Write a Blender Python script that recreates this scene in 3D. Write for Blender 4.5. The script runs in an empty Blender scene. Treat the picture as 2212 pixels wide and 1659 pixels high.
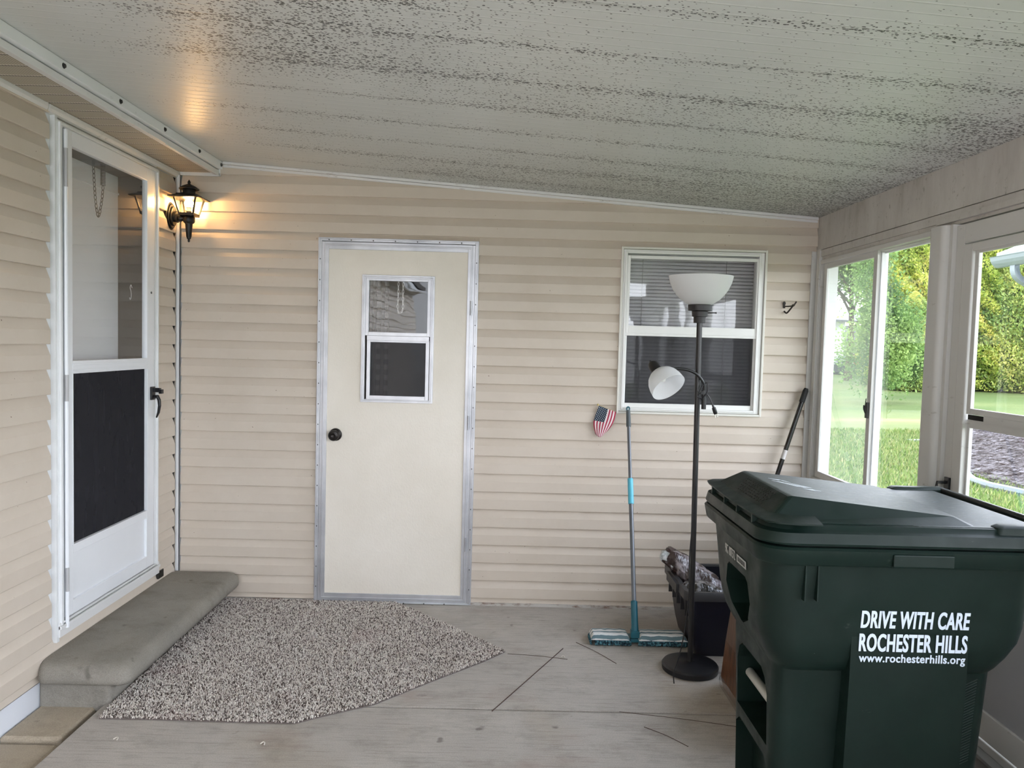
import bpy, bmesh, math, random
import numpy as np
from mathutils import Vector, Matrix, noise

random.seed(7)
SC = bpy.context.scene
COL = SC.collection
PI = math.pi

# ------------------------------------------------------------------ camera
CAMH = 1.48458
def _cam():
    p, y, r = 0.05192, 0.00902, 0.02684
    f = Vector((math.sin(y) * math.cos(p), math.cos(y) * math.cos(p), -math.sin(p)))
    rt = f.cross(Vector((0, 0, 1))).normalized()
    up = rt.cross(f)
    c, s = math.cos(r), math.sin(r)
    r2, u2 = c * rt + s * up, -s * rt + c * up
    cd = bpy.data.cameras.new('camera')
    cd.sensor_fit = 'HORIZONTAL'
    cd.sensor_width = 36.0
    cd.lens = 1640.0 / 2212.0 * 36.0
    cd.clip_start, cd.clip_end = 0.05, 300
    o = bpy.data.objects.new('camera', cd)
    COL.objects.link(o)
    M = Matrix((r2, u2, -f)).transposed().to_4x4()
    M.translation = Vector((0, 0, CAMH))
    o.matrix_world = M
    SC.camera = o
_cam()

# ------------------------------------------------------------------ world, sun, exposure
SC.view_settings.view_transform = 'Standard'
SC.view_settings.look = 'None'
SC.view_settings.gamma = 1.0
SC.view_settings.use_curve_mapping = False
SC.view_settings.exposure = 1.58
SC.cycles.max_bounces = 10
SC.cycles.diffuse_bounces = 6
SC.cycles.transparent_max_bounces = 24
SC.cycles.use_denoising = True
SC.cycles.sample_clamp_indirect = 6.0

W = bpy.data.worlds.new('overcast_sky')
SC.world = W
W.use_nodes = True
_nt = W.node_tree
_nt.nodes.clear()
_o = _nt.nodes.new('ShaderNodeOutputWorld')
_b = _nt.nodes.new('ShaderNodeBackground')
_tc = _nt.nodes.new('ShaderNodeTexCoord')
_sx = _nt.nodes.new('ShaderNodeSeparateXYZ')
_rp = _nt.nodes.new('ShaderNodeValToRGB')
_nt.links.new(_tc.outputs['Generated'], _sx.inputs[0])
_nt.links.new(_sx.outputs['Z'], _rp.inputs[0])
_rp.color_ramp.elements[0].position = 0.0
_rp.color_ramp.elements[0].color = (0.90, 0.94, 1.0, 1)
_rp.color_ramp.elements[1].position = 0.7
_rp.color_ramp.elements[1].color = (0.44, 0.49, 0.60, 1)
_nt.links.new(_rp.outputs[0], _b.inputs[0])
_mr = _nt.nodes.new('ShaderNodeMapRange')      # the sky is brighter on the right-hand (sunrise) side
_mr.inputs[1].default_value, _mr.inputs[2].default_value = -1.2, 1.2
_mr.inputs[3].default_value, _mr.inputs[4].default_value = 0.1, 6.6
_ma = _nt.nodes.new('ShaderNodeMath'); _ma.operation = 'MULTIPLY_ADD'
_ma.inputs[1].default_value = 0.65
_nt.links.new(_sx.outputs['Y'], _ma.inputs[0]); _nt.links.new(_sx.outputs['X'], _ma.inputs[2])
_nt.links.new(_ma.outputs[0], _mr.inputs[0])
_nt.links.new(_mr.outputs[0], _b.inputs[1])
_nt.links.new(_b.outputs[0], _o.inputs[0])

_sd = bpy.data.lights.new('hazy_sun', 'SUN')
_sd.energy = 1.6
_sd.angle = math.radians(12)
_sd.color = (1.0, 0.96, 0.92)
_so = bpy.data.objects.new('hazy_sun', _sd)
COL.objects.link(_so)
_so.rotation_euler = Vector((-0.45, -0.40, 0.80)).to_track_quat('Z', 'Y').to_euler()   # from over the house roof, behind the camera

# ------------------------------------------------------------------ helpers
def lin(r, g, b):
    def f(c):
        c /= 255.0
        return c / 12.92 if c <= 0.04045 else ((c + 0.055) / 1.055) ** 2.4
    return (f(r), f(g), f(b), 1.0)

class NT:
    """tiny node helper"""
    def __init__(s, m):
        s.t = m.node_tree; s.n = s.t.nodes; s.b = s.n['Principled BSDF']; s.k = {}
    def new(s, typ, **kw):
        n = s.n.new(typ)
        for k, v in kw.items():
            setattr(n, k, v)
        return n
    def link(s, a, b): s.t.links.new(a, b)
    def co(s, scale=(1, 1, 1), kind='Object', rot=(0, 0, 0)):
        tc = s.new('ShaderNodeTexCoord'); mp = s.new('ShaderNodeMapping')
        mp.inputs['Scale'].default_value = scale
        mp.inputs['Rotation'].default_value = rot
        s.link(tc.outputs[kind], mp.inputs[0])
        return mp.outputs[0]
    def noise(s, scale, detail=4, rough=0.6, stretch=(1, 1, 1)):
        n = s.new('ShaderNodeTexNoise')
        n.inputs['Scale'].default_value = scale
        n.inputs['Detail'].default_value = detail
        n.inputs['Roughness'].default_value = rough
        s.link(s.co(stretch), n.inputs['Vector'])
        return n.outputs['Fac']
    def ramp(s, fac, stops):
        r = s.new('ShaderNodeValToRGB')
        e = r.color_ramp.elements
        while len(e) < len(stops): e.new(0.5)
        for el, (p, c) in zip(e, stops):
            el.position = p
            el.color = c if len(c) == 4 else (*c, 1)
        s.link(fac, r.inputs[0])
        return r.outputs[0]
    def f01(s, fac, a, b):
        m = s.new('ShaderNodeMapRange')
        m.inputs[1].default_value = a; m.inputs[2].default_value = b
        s.link(fac, m.inputs[0])
        return m.outputs[0]
    def math(s, op, a, b=None, clamp=False):
        m = s.new('ShaderNodeMath', operation=op, use_clamp=clamp)
        for i, v in enumerate((a, b)):
            if v is None: continue
            if isinstance(v, (int, float)): m.inputs[i].default_value = v
            else: s.link(v, m.inputs[i])
        return m.outputs[0]
    def mix(s, fac, a, b, mode='MIX'):
        m = s.new('ShaderNodeMix', data_type='RGBA', blend_type=mode)
        for i, v in ((0, fac), (6, a), (7, b)):
            if isinstance(v, (int, float)): m.inputs[i].default_value = v
            elif isinstance(v, tuple): m.inputs[i].default_value = v
            else: s.link(v, m.inputs[i])
        return m.outputs[2]
    def bump(s, h, strength=0.3, dist=0.002):
        b = s.new('ShaderNodeBump')
        b.inputs['Strength'].default_value = strength
        b.inputs['Distance'].default_value = dist
        s.link(h, b.inputs['Height'])
        s.link(b.outputs[0], s.b.inputs['Normal'])
    def base(s, c): s.link(c, s.b.inputs['Base Color'])

def mat(name, color=(0.8, 0.8, 0.8, 1), rough=0.5, metal=0.0, spec=0.5, var=0.0, vs=8.0, bump=0.0, bs=60.0):
    m = bpy.data.materials.new(name)
    m.use_nodes = True
    t = NT(m)
    t.b.inputs['Base Color'].default_value = color
    t.b.inputs['Roughness'].default_value = rough
    t.b.inputs['Metallic'].default_value = metal
    t.b.inputs['Specular IOR Level'].default_value = spec
    if var > 0:
        n = t.noise(vs)
        lo = tuple(c * (1 - var) for c in color[:3]); hi = tuple(min(1, c * (1 + var)) for c in color[:3])
        t.base(t.ramp(n, [(0.3, lo), (0.7, hi)]))
    if bump > 0:
        t.bump(t.noise(bs, 3), bump)
    return m

class MB:
    def __init__(s): s.v = []; s.f = []
    def add(s, vs, fs):
        o = len(s.v)
        s.v += [tuple(v) for v in vs]
        s.f += [tuple(i + o for i in f) for f in fs]
        return s
    def box(s, x0, x1, y0, y1, z0, z1, M=None):
        vs = [Vector((x, y, z)) for z in (z0, z1) for y in (y0, y1) for x in (x0, x1)]
        if M is not None: vs = [M @ v for v in vs]
        return s.add(vs, [(0, 2, 3, 1), (4, 5, 7, 6), (0, 1, 5, 4), (2, 6, 7, 3), (0, 4, 6, 2), (1, 3, 7, 5)])
    def frame(s, axis, a0, a1, z0, z1, d0, d1, w, wt=None, wb=None):
        """rectangular frame; axis 'x' lies in the XZ plane (depth y), 'y' in the YZ plane (depth x)"""
        wt = w if wt is None else wt; wb = w if wb is None else wb
        for (p0, p1, q0, q1) in ((a0, a0 + w, z0, z1), (a1 - w, a1, z0, z1), (a0 + w, a1 - w, z1 - wt, z1), (a0 + w, a1 - w, z0, z0 + wb)):
            if axis == 'x': s.box(p0, p1, d0, d1, q0, q1)
            else: s.box(d0, d1, p0, p1, q0, q1)
        return s
    def tube(s, pts, r, n=10, cap=True):
        pts = [Vector(p) for p in pts]
        rs = r if isinstance(r, (list, tuple)) else [r] * len(pts)
        prev = None; rings = []
        for i, p in enumerate(pts):
            d = (pts[min(i + 1, len(pts) - 1)] - pts[max(i - 1, 0)]).normalized()
            if prev is None:
                a = d.orthogonal().normalized()
            else:
                a = (prev - d * prev.dot(d))
                a = a.normalized() if a.length > 1e-6 else d.orthogonal().normalized()
            prev = a; b = d.cross(a)
            rings.append([p + (a * math.cos(2 * PI * k / n) + b * math.sin(2 * PI * k / n)) * rs[i] for k in range(n)])
        return s.loft(rings, cap)
    def loft(s, rings, cap=True):
        n = len(rings[0]); o = len(s.v)
        for r in rings: s.v += [tuple(v) for v in r]
        for i in range(len(rings) - 1):
            for k in range(n):
                k2 = (k + 1) % n
                s.f.append((o + i * n + k, o + i * n + k2, o + (i + 1) * n + k2, o + (i + 1) * n + k))
        if cap:
            s.f.append(tuple(o + k for k in reversed(range(n))))
            s.f.append(tuple(o + (len(rings) - 1) * n + k for k in range(n)))
        return s
    def lathe(s, prof, c=(0, 0, 0), n=32, M=None, cap=True):
        rings = []
        for (r, z) in prof:
            ring = [Vector((r * math.cos(2 * PI * k / n), r * math.sin(2 * PI * k / n), z)) for k in range(n)]
            if M is not None: ring = [M @ v for v in ring]
            rings.append([v + Vector(c) for v in ring])
        return s.loft(rings, cap)
    def prism(s, poly, d0, d1, f):
        """poly list of 2D points, f(u,v,d)->xyz"""
        n = len(poly)
        vs = [f(u, v, d0) for u, v in poly] + [f(u, v, d1) for u, v in poly]
        fs = [tuple(reversed(range(n))), tuple(range(n, 2 * n))] + [(k, (k + 1) % n, n + (k + 1) % n, n + k) for k in range(n)]
        return s.add(vs, fs)
    def build(s, name, m, parent=None, smooth=False, bevel=0.0, seg=2, fixn=True):
        me = bpy.data.meshes.new(name)
        me.from_pydata(s.v, [], s.f)
        if fixn:
            bm = bmesh.new(); bm.from_mesh(me)
            bmesh.ops.recalc_face_normals(bm, faces=bm.faces)
            bm.to_mesh(me); bm.free()
        if smooth:
            me.polygons.foreach_set('use_smooth', [True] * len(me.polygons))
            try: me.set_sharp_from_angle(angle=math.radians(38))
            except Exception: pass
        me.materials.append(m)
        o = bpy.data.objects.new(name, me)
        COL.objects.link(o)
        if parent is not None:
            o.parent = parent
            o.matrix_parent_inverse = parent.matrix_basis.inverted()
        if bevel > 0:
            b = o.modifiers.new('bevel', 'BEVEL'); b.width = bevel; b.segments = seg; b.limit_method = 'ANGLE'; b.angle_limit = math.radians(40)
        return o

def tag(o, label, cat, group=None, kind=None):
    o['label'] = label; o['category'] = cat
    if group: o['group'] = group
    if kind: o['kind'] = kind
    return o
def struct(o, label=None, cat=None):
    o['kind'] = 'structure'
    if label: o['label'] = label
    if cat: o['category'] = cat
    return o
def thing(name, label, cat, loc=(0, 0, 0), group=None):
    o = bpy.data.objects.new(name, None)
    o.empty_display_size = 0.1
    COL.objects.link(o); o.location = loc
    return tag(o, label, cat, group)
def B(): return MB()
def onebox(name, m, b, parent=None, **k): return MB().box(*b).build(name, m, parent, **k)

def rrect(x0, x1, y0, y1, r, z, n=6):
    pts = []
    r = min(r, (x1 - x0) / 2.01, (y1 - y0) / 2.01)
    for cx, cy, a in ((x1 - r, y1 - r, 0), (x0 + r, y1 - r, 1), (x0 + r, y0 + r, 2), (x1 - r, y0 + r, 3)):
        for k in range(n + 1):
            t = (a + k / n) * PI / 2
            pts.append(Vector((cx + r * math.cos(t), cy + r * math.sin(t), z)))
    return pts
def catmull(pts, n=8):
    pts = [Vector(p) for p in pts]; out = []
    P = [pts[0] * 2 - pts[1]] + pts + [pts[-1] * 2 - pts[-2]]
    for i in range(1, len(P) - 2):
        a, b, c, d = P[i - 1], P[i], P[i + 1], P[i + 2]
        for k in range(n):
            t = k / n
            out.append(0.5 * ((2 * b) + (c - a) * t + (2 * a - 5 * b + 4 * c - d) * t * t + (3 * b - a - 3 * c + d) * t ** 3))
    out.append(pts[-1])
    return out

# ------------------------------------------------------------------ geometry constants (metres)
XL, XR, YB = -1.848, 1.7214, 4.277
XE = -1.587                                   # eave beam face
def ceil_z(x): return 2.446 - 0.0642 * (x + 1.587)
SXW = 1.803
YF = -0.5                                     # open front end of the porch roof, behind the camera

# ------------------------------------------------------------------ materials
def m_siding():
    m = mat('vinyl_siding', lin(206, 194, 180), 0.42, spec=0.4)
    t = NT(m)
    n = t.noise(3.0, 5, 0.7, (1, 1, 1))
    g = t.noise(26, 5, 0.6, (0.5, 0.5, 9))
    c = t.ramp(n, [(0.3, lin(202, 190, 176)[:3]), (0.7, lin(209, 198, 185)[:3])])
    sp = t.noise(70, 2, 0.5)
    c = t.mix(t.f01(sp, 0.765, 0.785), c, lin(120, 100, 84))
    t.base(c)
    t.bump(g, 0.12, 0.0012)
    return m
M_SID = m_siding()
M_WHITE = mat('white_trim', lin(226, 228, 230), 0.35, var=0.04, vs=9)
def m_oldwhite(name='stained_white_trim', a=(222, 222, 222), stain=(140, 118, 112), amt=0.60):
    m = mat(name, lin(*a), 0.45)
    t = NT(m)
    n = t.noise(7, 7, 0.75, (1, 1, 3))
    t.base(t.mix(t.f01(n, amt, amt + 0.12), lin(*a), lin(*stain)))
    return m
M_OLD = m_oldwhite()
M_DOORW = mat('white_storm_door', lin(232, 235, 240), 0.28, var=0.02, vs=4)
M_VINYLW = mat('white_window_vinyl', lin(232, 232, 230), 0.32)
M_ALU = None
def m_alu():
    m = mat('brushed_aluminium', lin(196, 197, 202), 0.34, metal=0.55)
    t = NT(m)
    n = t.noise(5, 4, 0.6, (1, 1, 1))
    t.base(t.ramp(n, [(0.3, lin(176, 178, 184)[:3]), (0.7, lin(206, 207, 212)[:3])]))
    return m
M_ALU = m_alu()
M_BLACK = mat('black_metal', lin(22, 22, 23), 0.42)
M_BLACKP = mat('black_plastic', lin(20, 20, 24), 0.35)
M_SCREW = mat('screw_metal', lin(95, 95, 95), 0.35, metal=0.8)
M_DARK = mat('dark_gap', lin(26, 24, 22), 0.9)
M_RUBBER = mat('rubber', lin(30, 30, 30), 0.8)

def m_glass(name, refl=0.09, tint=(1, 1, 1), haze=0.0, hazecol=(0.8, 0.85, 0.83), ior=1.5, wav=0.0):
    m = bpy.data.materials.new(name); m.use_nodes = True
    nt = m.node_tree; nt.nodes.clear()
    out = nt.nodes.new('ShaderNodeOutputMaterial')
    tr = nt.nodes.new('ShaderNodeBsdfTransparent'); tr.inputs[0].default_value = (*tint, 1)
    gl = nt.nodes.new('ShaderNodeBsdfGlossy'); gl.inputs['Roughness'].default_value = 0.015
    fr = nt.nodes.new('ShaderNodeFresnel'); fr.inputs[0].default_value = ior
    geo = nt.nodes.new('ShaderNodeNewGeometry')
    sel = nt.nodes.new('ShaderNodeMix'); sel.data_type = 'FLOAT'    # same index from either side: a sheet of glass
    nt.links.new(geo.outputs['Backfacing'], sel.inputs[0]); sel.inputs[2].default_value = ior; sel.inputs[3].default_value = 1 / ior
    nt.links.new(sel.outputs[0], fr.inputs[0])
    ml = nt.nodes.new('ShaderNodeMath'); ml.operation = 'MULTIPLY'; ml.inputs[1].default_value = 1.0 + refl
    nt.links.new(fr.outputs[0], ml.inputs[0])
    mx = nt.nodes.new('ShaderNodeMixShader')
    nt.links.new(ml.outputs[0], mx.inputs[0]); nt.links.new(tr.outputs[0], mx.inputs[1]); nt.links.new(gl.outputs[0], mx.inputs[2])
    if wav > 0:
        tc = nt.nodes.new('ShaderNodeTexCoord'); nz = nt.nodes.new('ShaderNodeTexNoise'); bp = nt.nodes.new('ShaderNodeBump')
        nz.inputs['Scale'].default_value = 9; nz.inputs['Detail'].default_value = 1
        bp.inputs['Strength'].default_value = wav; bp.inputs['Distance'].default_value = 0.004
        nt.links.new(tc.outputs['Object'], nz.inputs['Vector']); nt.links.new(nz.outputs[0], bp.inputs['Height'])
        nt.links.new(bp.outputs[0], gl.inputs['Normal'])
    last = mx
    if haze > 0:
        df = nt.nodes.new('ShaderNodeBsdfDiffuse'); df.inputs[0].default_value = (*hazecol, 1)
        tl = nt.nodes.new('ShaderNodeBsdfTranslucent'); tl.inputs[0].default_value = (*hazecol, 1)
        ad = nt.nodes.new('ShaderNodeMixShader'); ad.inputs[0].default_value = 0.5
        nt.links.new(df.outputs[0], ad.inputs[1]); nt.links.new(tl.outputs[0], ad.inputs[2])
        tc = nt.nodes.new('ShaderNodeTexCoord'); mp = nt.nodes.new('ShaderNodeMapping'); mp.inputs['Scale'].default_value = (1, 1, 0.35)
        nz = nt.nodes.new('ShaderNodeTexNoise'); nz.inputs['Scale'].default_value = 5; nz.inputs['Detail'].default_value = 6
        nt.links.new(tc.outputs['Object'], mp.inputs[0]); nt.links.new(mp.outputs[0], nz.inputs['Vector'])
        mr = nt.nodes.new('ShaderNodeMapRange'); mr.inputs[1].default_value = 0.3; mr.inputs[2].default_value = 0.7
        mr.inputs[3].default_value = haze * 0.75; mr.inputs[4].default_value = haze * 1.25
        nt.links.new(nz.outputs[0], mr.inputs[0])
        m2 = nt.nodes.new('ShaderNodeMixShader')
        nt.links.new(mr.outputs[0], m2.inputs[0]); nt.links.new(mx.outputs[0], m2.inputs[1]); nt.links.new(ad.outputs[0], m2.inputs[2])
        last = m2
    nt.links.new(last.outputs[0], out.inputs[0])
    return m
M_GLASS = m_glass('window_glass')
M_GLASSW = m_glass('wavy_window_glass', 0.1, wav=0.12)
M_GLASSB = m_glass('back_window_glass', 0.6, wav=0.12)
M_GLASSC = m_glass('clear_pane')
M_HAZY = m_glass('hazy_old_glass', 0.1, haze=0.075, hazecol=(0.62, 0.72, 0.68))

def m_screen():
    m = bpy.data.materials.new('insect_screen'); m.use_nodes = True
    nt = m.node_tree; nt.nodes.clear()
    out = nt.nodes.new('ShaderNodeOutputMaterial')
    tr = nt.nodes.new('ShaderNodeBsdfTransparent')
    df = nt.nodes.new('ShaderNodeBsdfDiffuse'); df.inputs[0].default_value = lin(52, 52, 56)
    mx = nt.nodes.new('ShaderNodeMixShader')
    tc = nt.nodes.new('ShaderNodeTexCoord'); mp = nt.nodes.new('ShaderNodeMapping'); mp.inputs['Scale'].default_value = (1, 1, 0.2)
    nz = nt.nodes.new('ShaderNodeTexNoise'); nz.inputs['Scale'].default_value = 18; nz.inputs['Detail'].default_value = 5
    nt.links.new(tc.outputs['Object'], mp.inputs[0]); nt.links.new(mp.outputs[0], nz.inputs['Vector'])
    mr = nt.nodes.new('ShaderNodeMapRange'); mr.inputs[1].default_value = 0.3; mr.inputs[2].default_value = 0.7
    mr.inputs[3].default_value = 0.86; mr.inputs[4].default_value = 0.93
    nt.links.new(nz.outputs[0], mr.inputs[0]); nt.links.new(mr.outputs[0], mx.inputs[0])
    nt.links.new(tr.outputs[0], mx.inputs[1]); nt.links.new(df.outputs[0], mx.inputs[2])
    nt.links.new(mx.outputs[0], out.inputs[0])
    return m
M_SCREEN = m_screen()
def m_screen2():
    m = bpy.data.materials.new('fine_insect_screen'); m.use_nodes = True
    nt = m.node_tree; nt.nodes.clear()
    out = nt.nodes.new('ShaderNodeOutputMaterial')
    tr = nt.nodes.new('ShaderNodeBsdfTransparent'); df = nt.nodes.new('ShaderNodeBsdfDiffuse'); df.inputs[0].default_value = lin(60, 60, 64)
    mx = nt.nodes.new('ShaderNodeMixShader'); mx.inputs[0].default_value = 0.42
    nt.links.new(tr.outputs[0], mx.inputs[1]); nt.links.new(df.outputs[0], mx.inputs[2]); nt.links.new(mx.outputs[0], out.inputs[0])
    return m
M_SCREEN2 = m_screen2()

def m_concrete(name, c0, c1, streak=True, red=True):
    m = mat(name, lin(*c0), 0.85, spec=0.25)
    t = NT(m)
    big = t.noise(1.6, 6, 0.65)
    col = t.ramp(big, [(0.3, lin(*c0)[:3]), (0.72, lin(*c1)[:3])])
    if streak:
        st = t.noise(60, 5, 0.7, (0.10, 1.6, 1))
        col = t.mix(t.math('MULTIPLY', t.f01(st, 0.50, 0.80), 0.6), col, lin(int(c0[0] * .62), int(c0[1] * .6), int(c0[2] * .58)))
    if red:
        rn = t.noise(2.3, 5, 0.6, (0.8, 1.3, 1))
        col = t.mix(t.math('MULTIPLY', t.f01(rn, 0.56, 0.75), 0.40), col, lin(140, 104, 92))
        yn = t.noise(1.4, 3, 0.5, (1.2, 0.7, 1))
        col = t.mix(t.math('MULTIPLY', t.f01(yn, 0.55, 0.78), 0.45), col, lin(160, 138, 104))
    fine = t.noise(230, 3, 0.7)
    col = t.mix(t.math('MULTIPLY', t.f01(fine, 0.35, 0.75), 0.35), col, lin(int(c0[0] * .5), int(c0[1] * .49), int(c0[2] * .47)))
    sm = t.noise(6.5, 6, 0.75, (0.7, 1.1, 1))
    col = t.mix(t.math('MULTIPLY', t.f01(sm, 0.50, 0.72), 0.42), col, lin(int(c0[0] * .66), int(c0[1] * .65), int(c0[2] * .63)))
    spot = t.noise(11, 2, 0.5)
    col = t.mix(t.math('MULTIPLY', t.f01(spot, 0.70, 0.76), 0.5), col, lin(70, 64, 58))
    t.base(col)
    t.bump(t.math('ADD', fine, t.noise(60, 4, 0.6, (0.10, 1.6, 1)) if streak else t.noise(140, 3, 0.7)), 0.25 if streak else 0.9, 0.0012 if streak else 0.0022)
    return m
M_CONC = m_concrete('broom_finished_concrete', (180, 174, 167), (199, 193, 185))
M_STEP = m_concrete('rough_step_concrete', (138, 134, 127), (166, 160, 150), streak=False, red=False)
M_PAVER = m_concrete('paver_concrete', (178, 165, 146), (196, 183, 163), streak=False)

def m_ceiling():
    m = mat('spotted_aluminium_ceiling', lin(205, 207, 202), 0.38, spec=0.45)
    t = NT(m)
    tc = t.new('ShaderNodeTexCoord'); sx = t.new('ShaderNodeSeparateXYZ')
    t.link(tc.outputs['Object'], sx.inputs[0])
    X, Y = sx.outputs['X'], sx.outputs['Y']
    # distance from the seams between the 30.3 cm pans (seam at y = 1.90 + k * 0.303)
    u = t.math('FRACT', t.math('DIVIDE', t.math('SUBTRACT', Y, 1.922 - 0.303 * 40), 0.303))
    up = t.math('SUBTRACT', 1.0, u)              # distance on the near side of a seam
    seamd = t.math('MINIMUM', u, up)
    near = t.math('POWER', t.math('SUBTRACT', 1.0, t.math('MULTIPLY', seamd, 2.0), True), 4.0)
    # edge towards the right wall is the worst, the house side is clean
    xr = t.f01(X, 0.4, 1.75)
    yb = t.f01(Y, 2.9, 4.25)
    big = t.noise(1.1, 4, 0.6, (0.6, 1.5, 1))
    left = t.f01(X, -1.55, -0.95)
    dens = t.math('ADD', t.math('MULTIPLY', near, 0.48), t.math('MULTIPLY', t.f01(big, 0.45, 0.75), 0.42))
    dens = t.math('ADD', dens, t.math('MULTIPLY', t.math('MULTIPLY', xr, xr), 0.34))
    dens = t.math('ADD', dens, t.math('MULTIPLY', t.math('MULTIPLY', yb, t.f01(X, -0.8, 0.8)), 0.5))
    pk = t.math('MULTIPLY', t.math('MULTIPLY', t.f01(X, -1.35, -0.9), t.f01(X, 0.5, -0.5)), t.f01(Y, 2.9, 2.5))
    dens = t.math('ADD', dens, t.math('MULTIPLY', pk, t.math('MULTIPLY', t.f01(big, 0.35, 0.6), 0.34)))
    dens = t.math('MULTIPLY', dens, left)
    sel = t.noise(34, 4, 0.75, (0.9, 1.1, 1))
    vor = t.new('ShaderNodeTexVoronoi', feature='F1'); vor.inputs['Scale'].default_value = 120; vor.inputs['Randomness'].default_value = 1.0
    t.link(t.co((0.75, 1.15, 0.0)), vor.inputs['Vector'])
    wn = t.new('ShaderNodeTexWhiteNoise'); wn.noise_dimensions = '3D'
    t.link(vor.outputs['Position'], wn.inputs['Vector'])
    keep = t.math('LESS_THAN', wn.outputs['Value'], t.math('MULTIPLY', dens, t.math('MULTIPLY', sel, 3.2)))
    size = t.math('MULTIPLY', t.math('ADD', wn.outputs['Value'], 0.55), 0.42)
    dot = t.math('LESS_THAN', vor.outputs['Distance'], t.math('MULTIPLY', size, 1.0))
    spots = t.math('MULTIPLY', keep, dot)
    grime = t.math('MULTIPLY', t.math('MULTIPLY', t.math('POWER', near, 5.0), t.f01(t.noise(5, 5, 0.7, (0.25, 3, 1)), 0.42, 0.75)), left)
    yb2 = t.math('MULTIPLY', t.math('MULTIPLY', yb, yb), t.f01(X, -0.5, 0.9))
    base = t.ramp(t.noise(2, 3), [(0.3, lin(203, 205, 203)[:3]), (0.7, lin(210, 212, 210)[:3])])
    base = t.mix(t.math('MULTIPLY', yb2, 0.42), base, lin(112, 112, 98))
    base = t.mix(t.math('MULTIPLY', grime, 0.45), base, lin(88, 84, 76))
    base = t.mix(t.math('MULTIPLY', spots, 0.92), base, lin(44, 42, 39))
    # pale pressed ribs every 5 cm
    rib = t.math('FRACT', t.math('DIVIDE', t.math('SUBTRACT', Y, 1.961 - 0.0505 * 240 - 0.02525), 0.0505))
    ribd = t.math('ABSOLUTE', t.math('SUBTRACT', rib, 0.5))
    line = t.math('LESS_THAN', ribd, 0.035)
    base = t.mix(t.math('MULTIPLY', line, 0.55), base, lin(232, 233, 231))
    t.base(base)
    t.bump(t.math('ADD', t.math('MULTIPLY', t.math('SUBTRACT', 0.08, ribd, True), 12.0), t.math('MULTIPLY', t.noise(30, 2, 0.5, (0.3, 2, 1)), 0.12)), 0.35, 0.003)
    return m
M_CEIL = m_ceiling()

# ------------------------------------------------------------------ siding
PITCH = 0.1016
def siding(mb, axis, a0, a1, z0, z1, wall, out, phase):
    """Dutch lap vinyl. axis 'x': runs along x on plane y=wall; 'y': runs along y on plane x=wall. out = +1/-1 room side"""
    prof = [(0.0, 0.0012), (-0.004, 0.0025), (-0.038, 0.0158), (-0.043, 0.0180), (-0.0978, 0.0184), (-0.1005, 0.0168), (-0.1000, 0.0020)]
    k0 = math.floor((z0 - phase) / PITCH); k1 = math.ceil((z1 - phase) / PITCH)
    def P(a, z, d):
        z = min(max(z, z0), z1)
        return (a, wall + out * d, z) if axis == 'x' else (wall + out * d, a, z)
    for k in range(k0, k1 + 1):
        zt = phase + k * PITCH
        if zt - PITCH > z1 or zt < z0: continue
        pr = [(zt + dz, d) for dz, d in prof] + [(zt - 0.1016, 0.0020)]
        pl = [(min(max(z, z0), z1), d) for z, d in pr]
        if max(p[0] for p in pl) - min(p[0] for p in pl) < 1e-4: continue
        back = [(pl[-1][0], -0.004), (pl[0][0], -0.004)]
        poly = pl + back
        n = len(poly)
        vs = [P(a0, z, d) for z, d in poly] + [P(a1, z, d) for z, d in poly]
        mb.add(vs, [tuple(range(n)), tuple(reversed(range(n, 2 * n)))] + [(i, (i + 1) % n, n + (i + 1) % n, n + i) for i in range(n)])
PH_B = 1.962 % PITCH
PH_L = 2.248 % PITCH
PH_B = 0.04 + 0.0008

def cut_above(o, zf0=ceil_z, extra=0.0):
    """trim a wall mesh by the sloping roof plane"""
    bm = bmesh.new(); bm.from_mesh(o.data)
    nrm = Vector((0.0642, 0, 1)).normalized()
    bmesh.ops.bisect_plane(bm, geom=bm.verts[:] + bm.edges[:] + bm.faces[:], plane_co=(XE, 0, 2.446 + extra), plane_no=nrm, clear_outer=True)
    bm.to_mesh(o.data); bm.free()
    return o

# back wall: siding around the shed door and the window, plywood core behind
DX0, DX1, DZ1 = -1.053, -0.1636, 2.05
WX0, WX1, WZ0, WZ1 = 0.6267, 1.4406, 1.1153, 2.0442
g = B()
for (a0, a1, z0, z1) in ((XL, DX0, 0.015, 2.6), (DX0, DX1, DZ1, 2.6), (DX1, WX0, 0.015, 2.6), (WX0, WX1, 0.015, WZ0), (WX0, WX1, WZ1, 2.6), (WX1, XR - 0.002, 0.015, 2.6)):
    siding(g, 'x', a0, a1, z0, z1, YB - 0.013, -1, PH_B)
for (a0, a1, z0, z1) in ((XL, DX0 + .03, 0.0, 2.6), (DX0 + .03, DX1 - .03, DZ1 - .03, 2.6), (DX1 - .03, WX0 + .03, 0.0, 2.6), (WX0 + .03, WX1 - .03, 0.0, WZ0 + .03), (WX0 + .03, WX1 - .03, WZ1 - .03, 2.6), (WX1 - .03, XR + 0.27, 0.0, 2.6)):
    g.box(a0, min(a1, SXW), YB - 0.011, YB + 0.09, z0, z1)
wb = g.build('wall_back', M_SID)
cut_above(wb, extra=-0.001)
struct(wb, 'beige vinyl siding wall with the cream door and window', 'wall')

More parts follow.
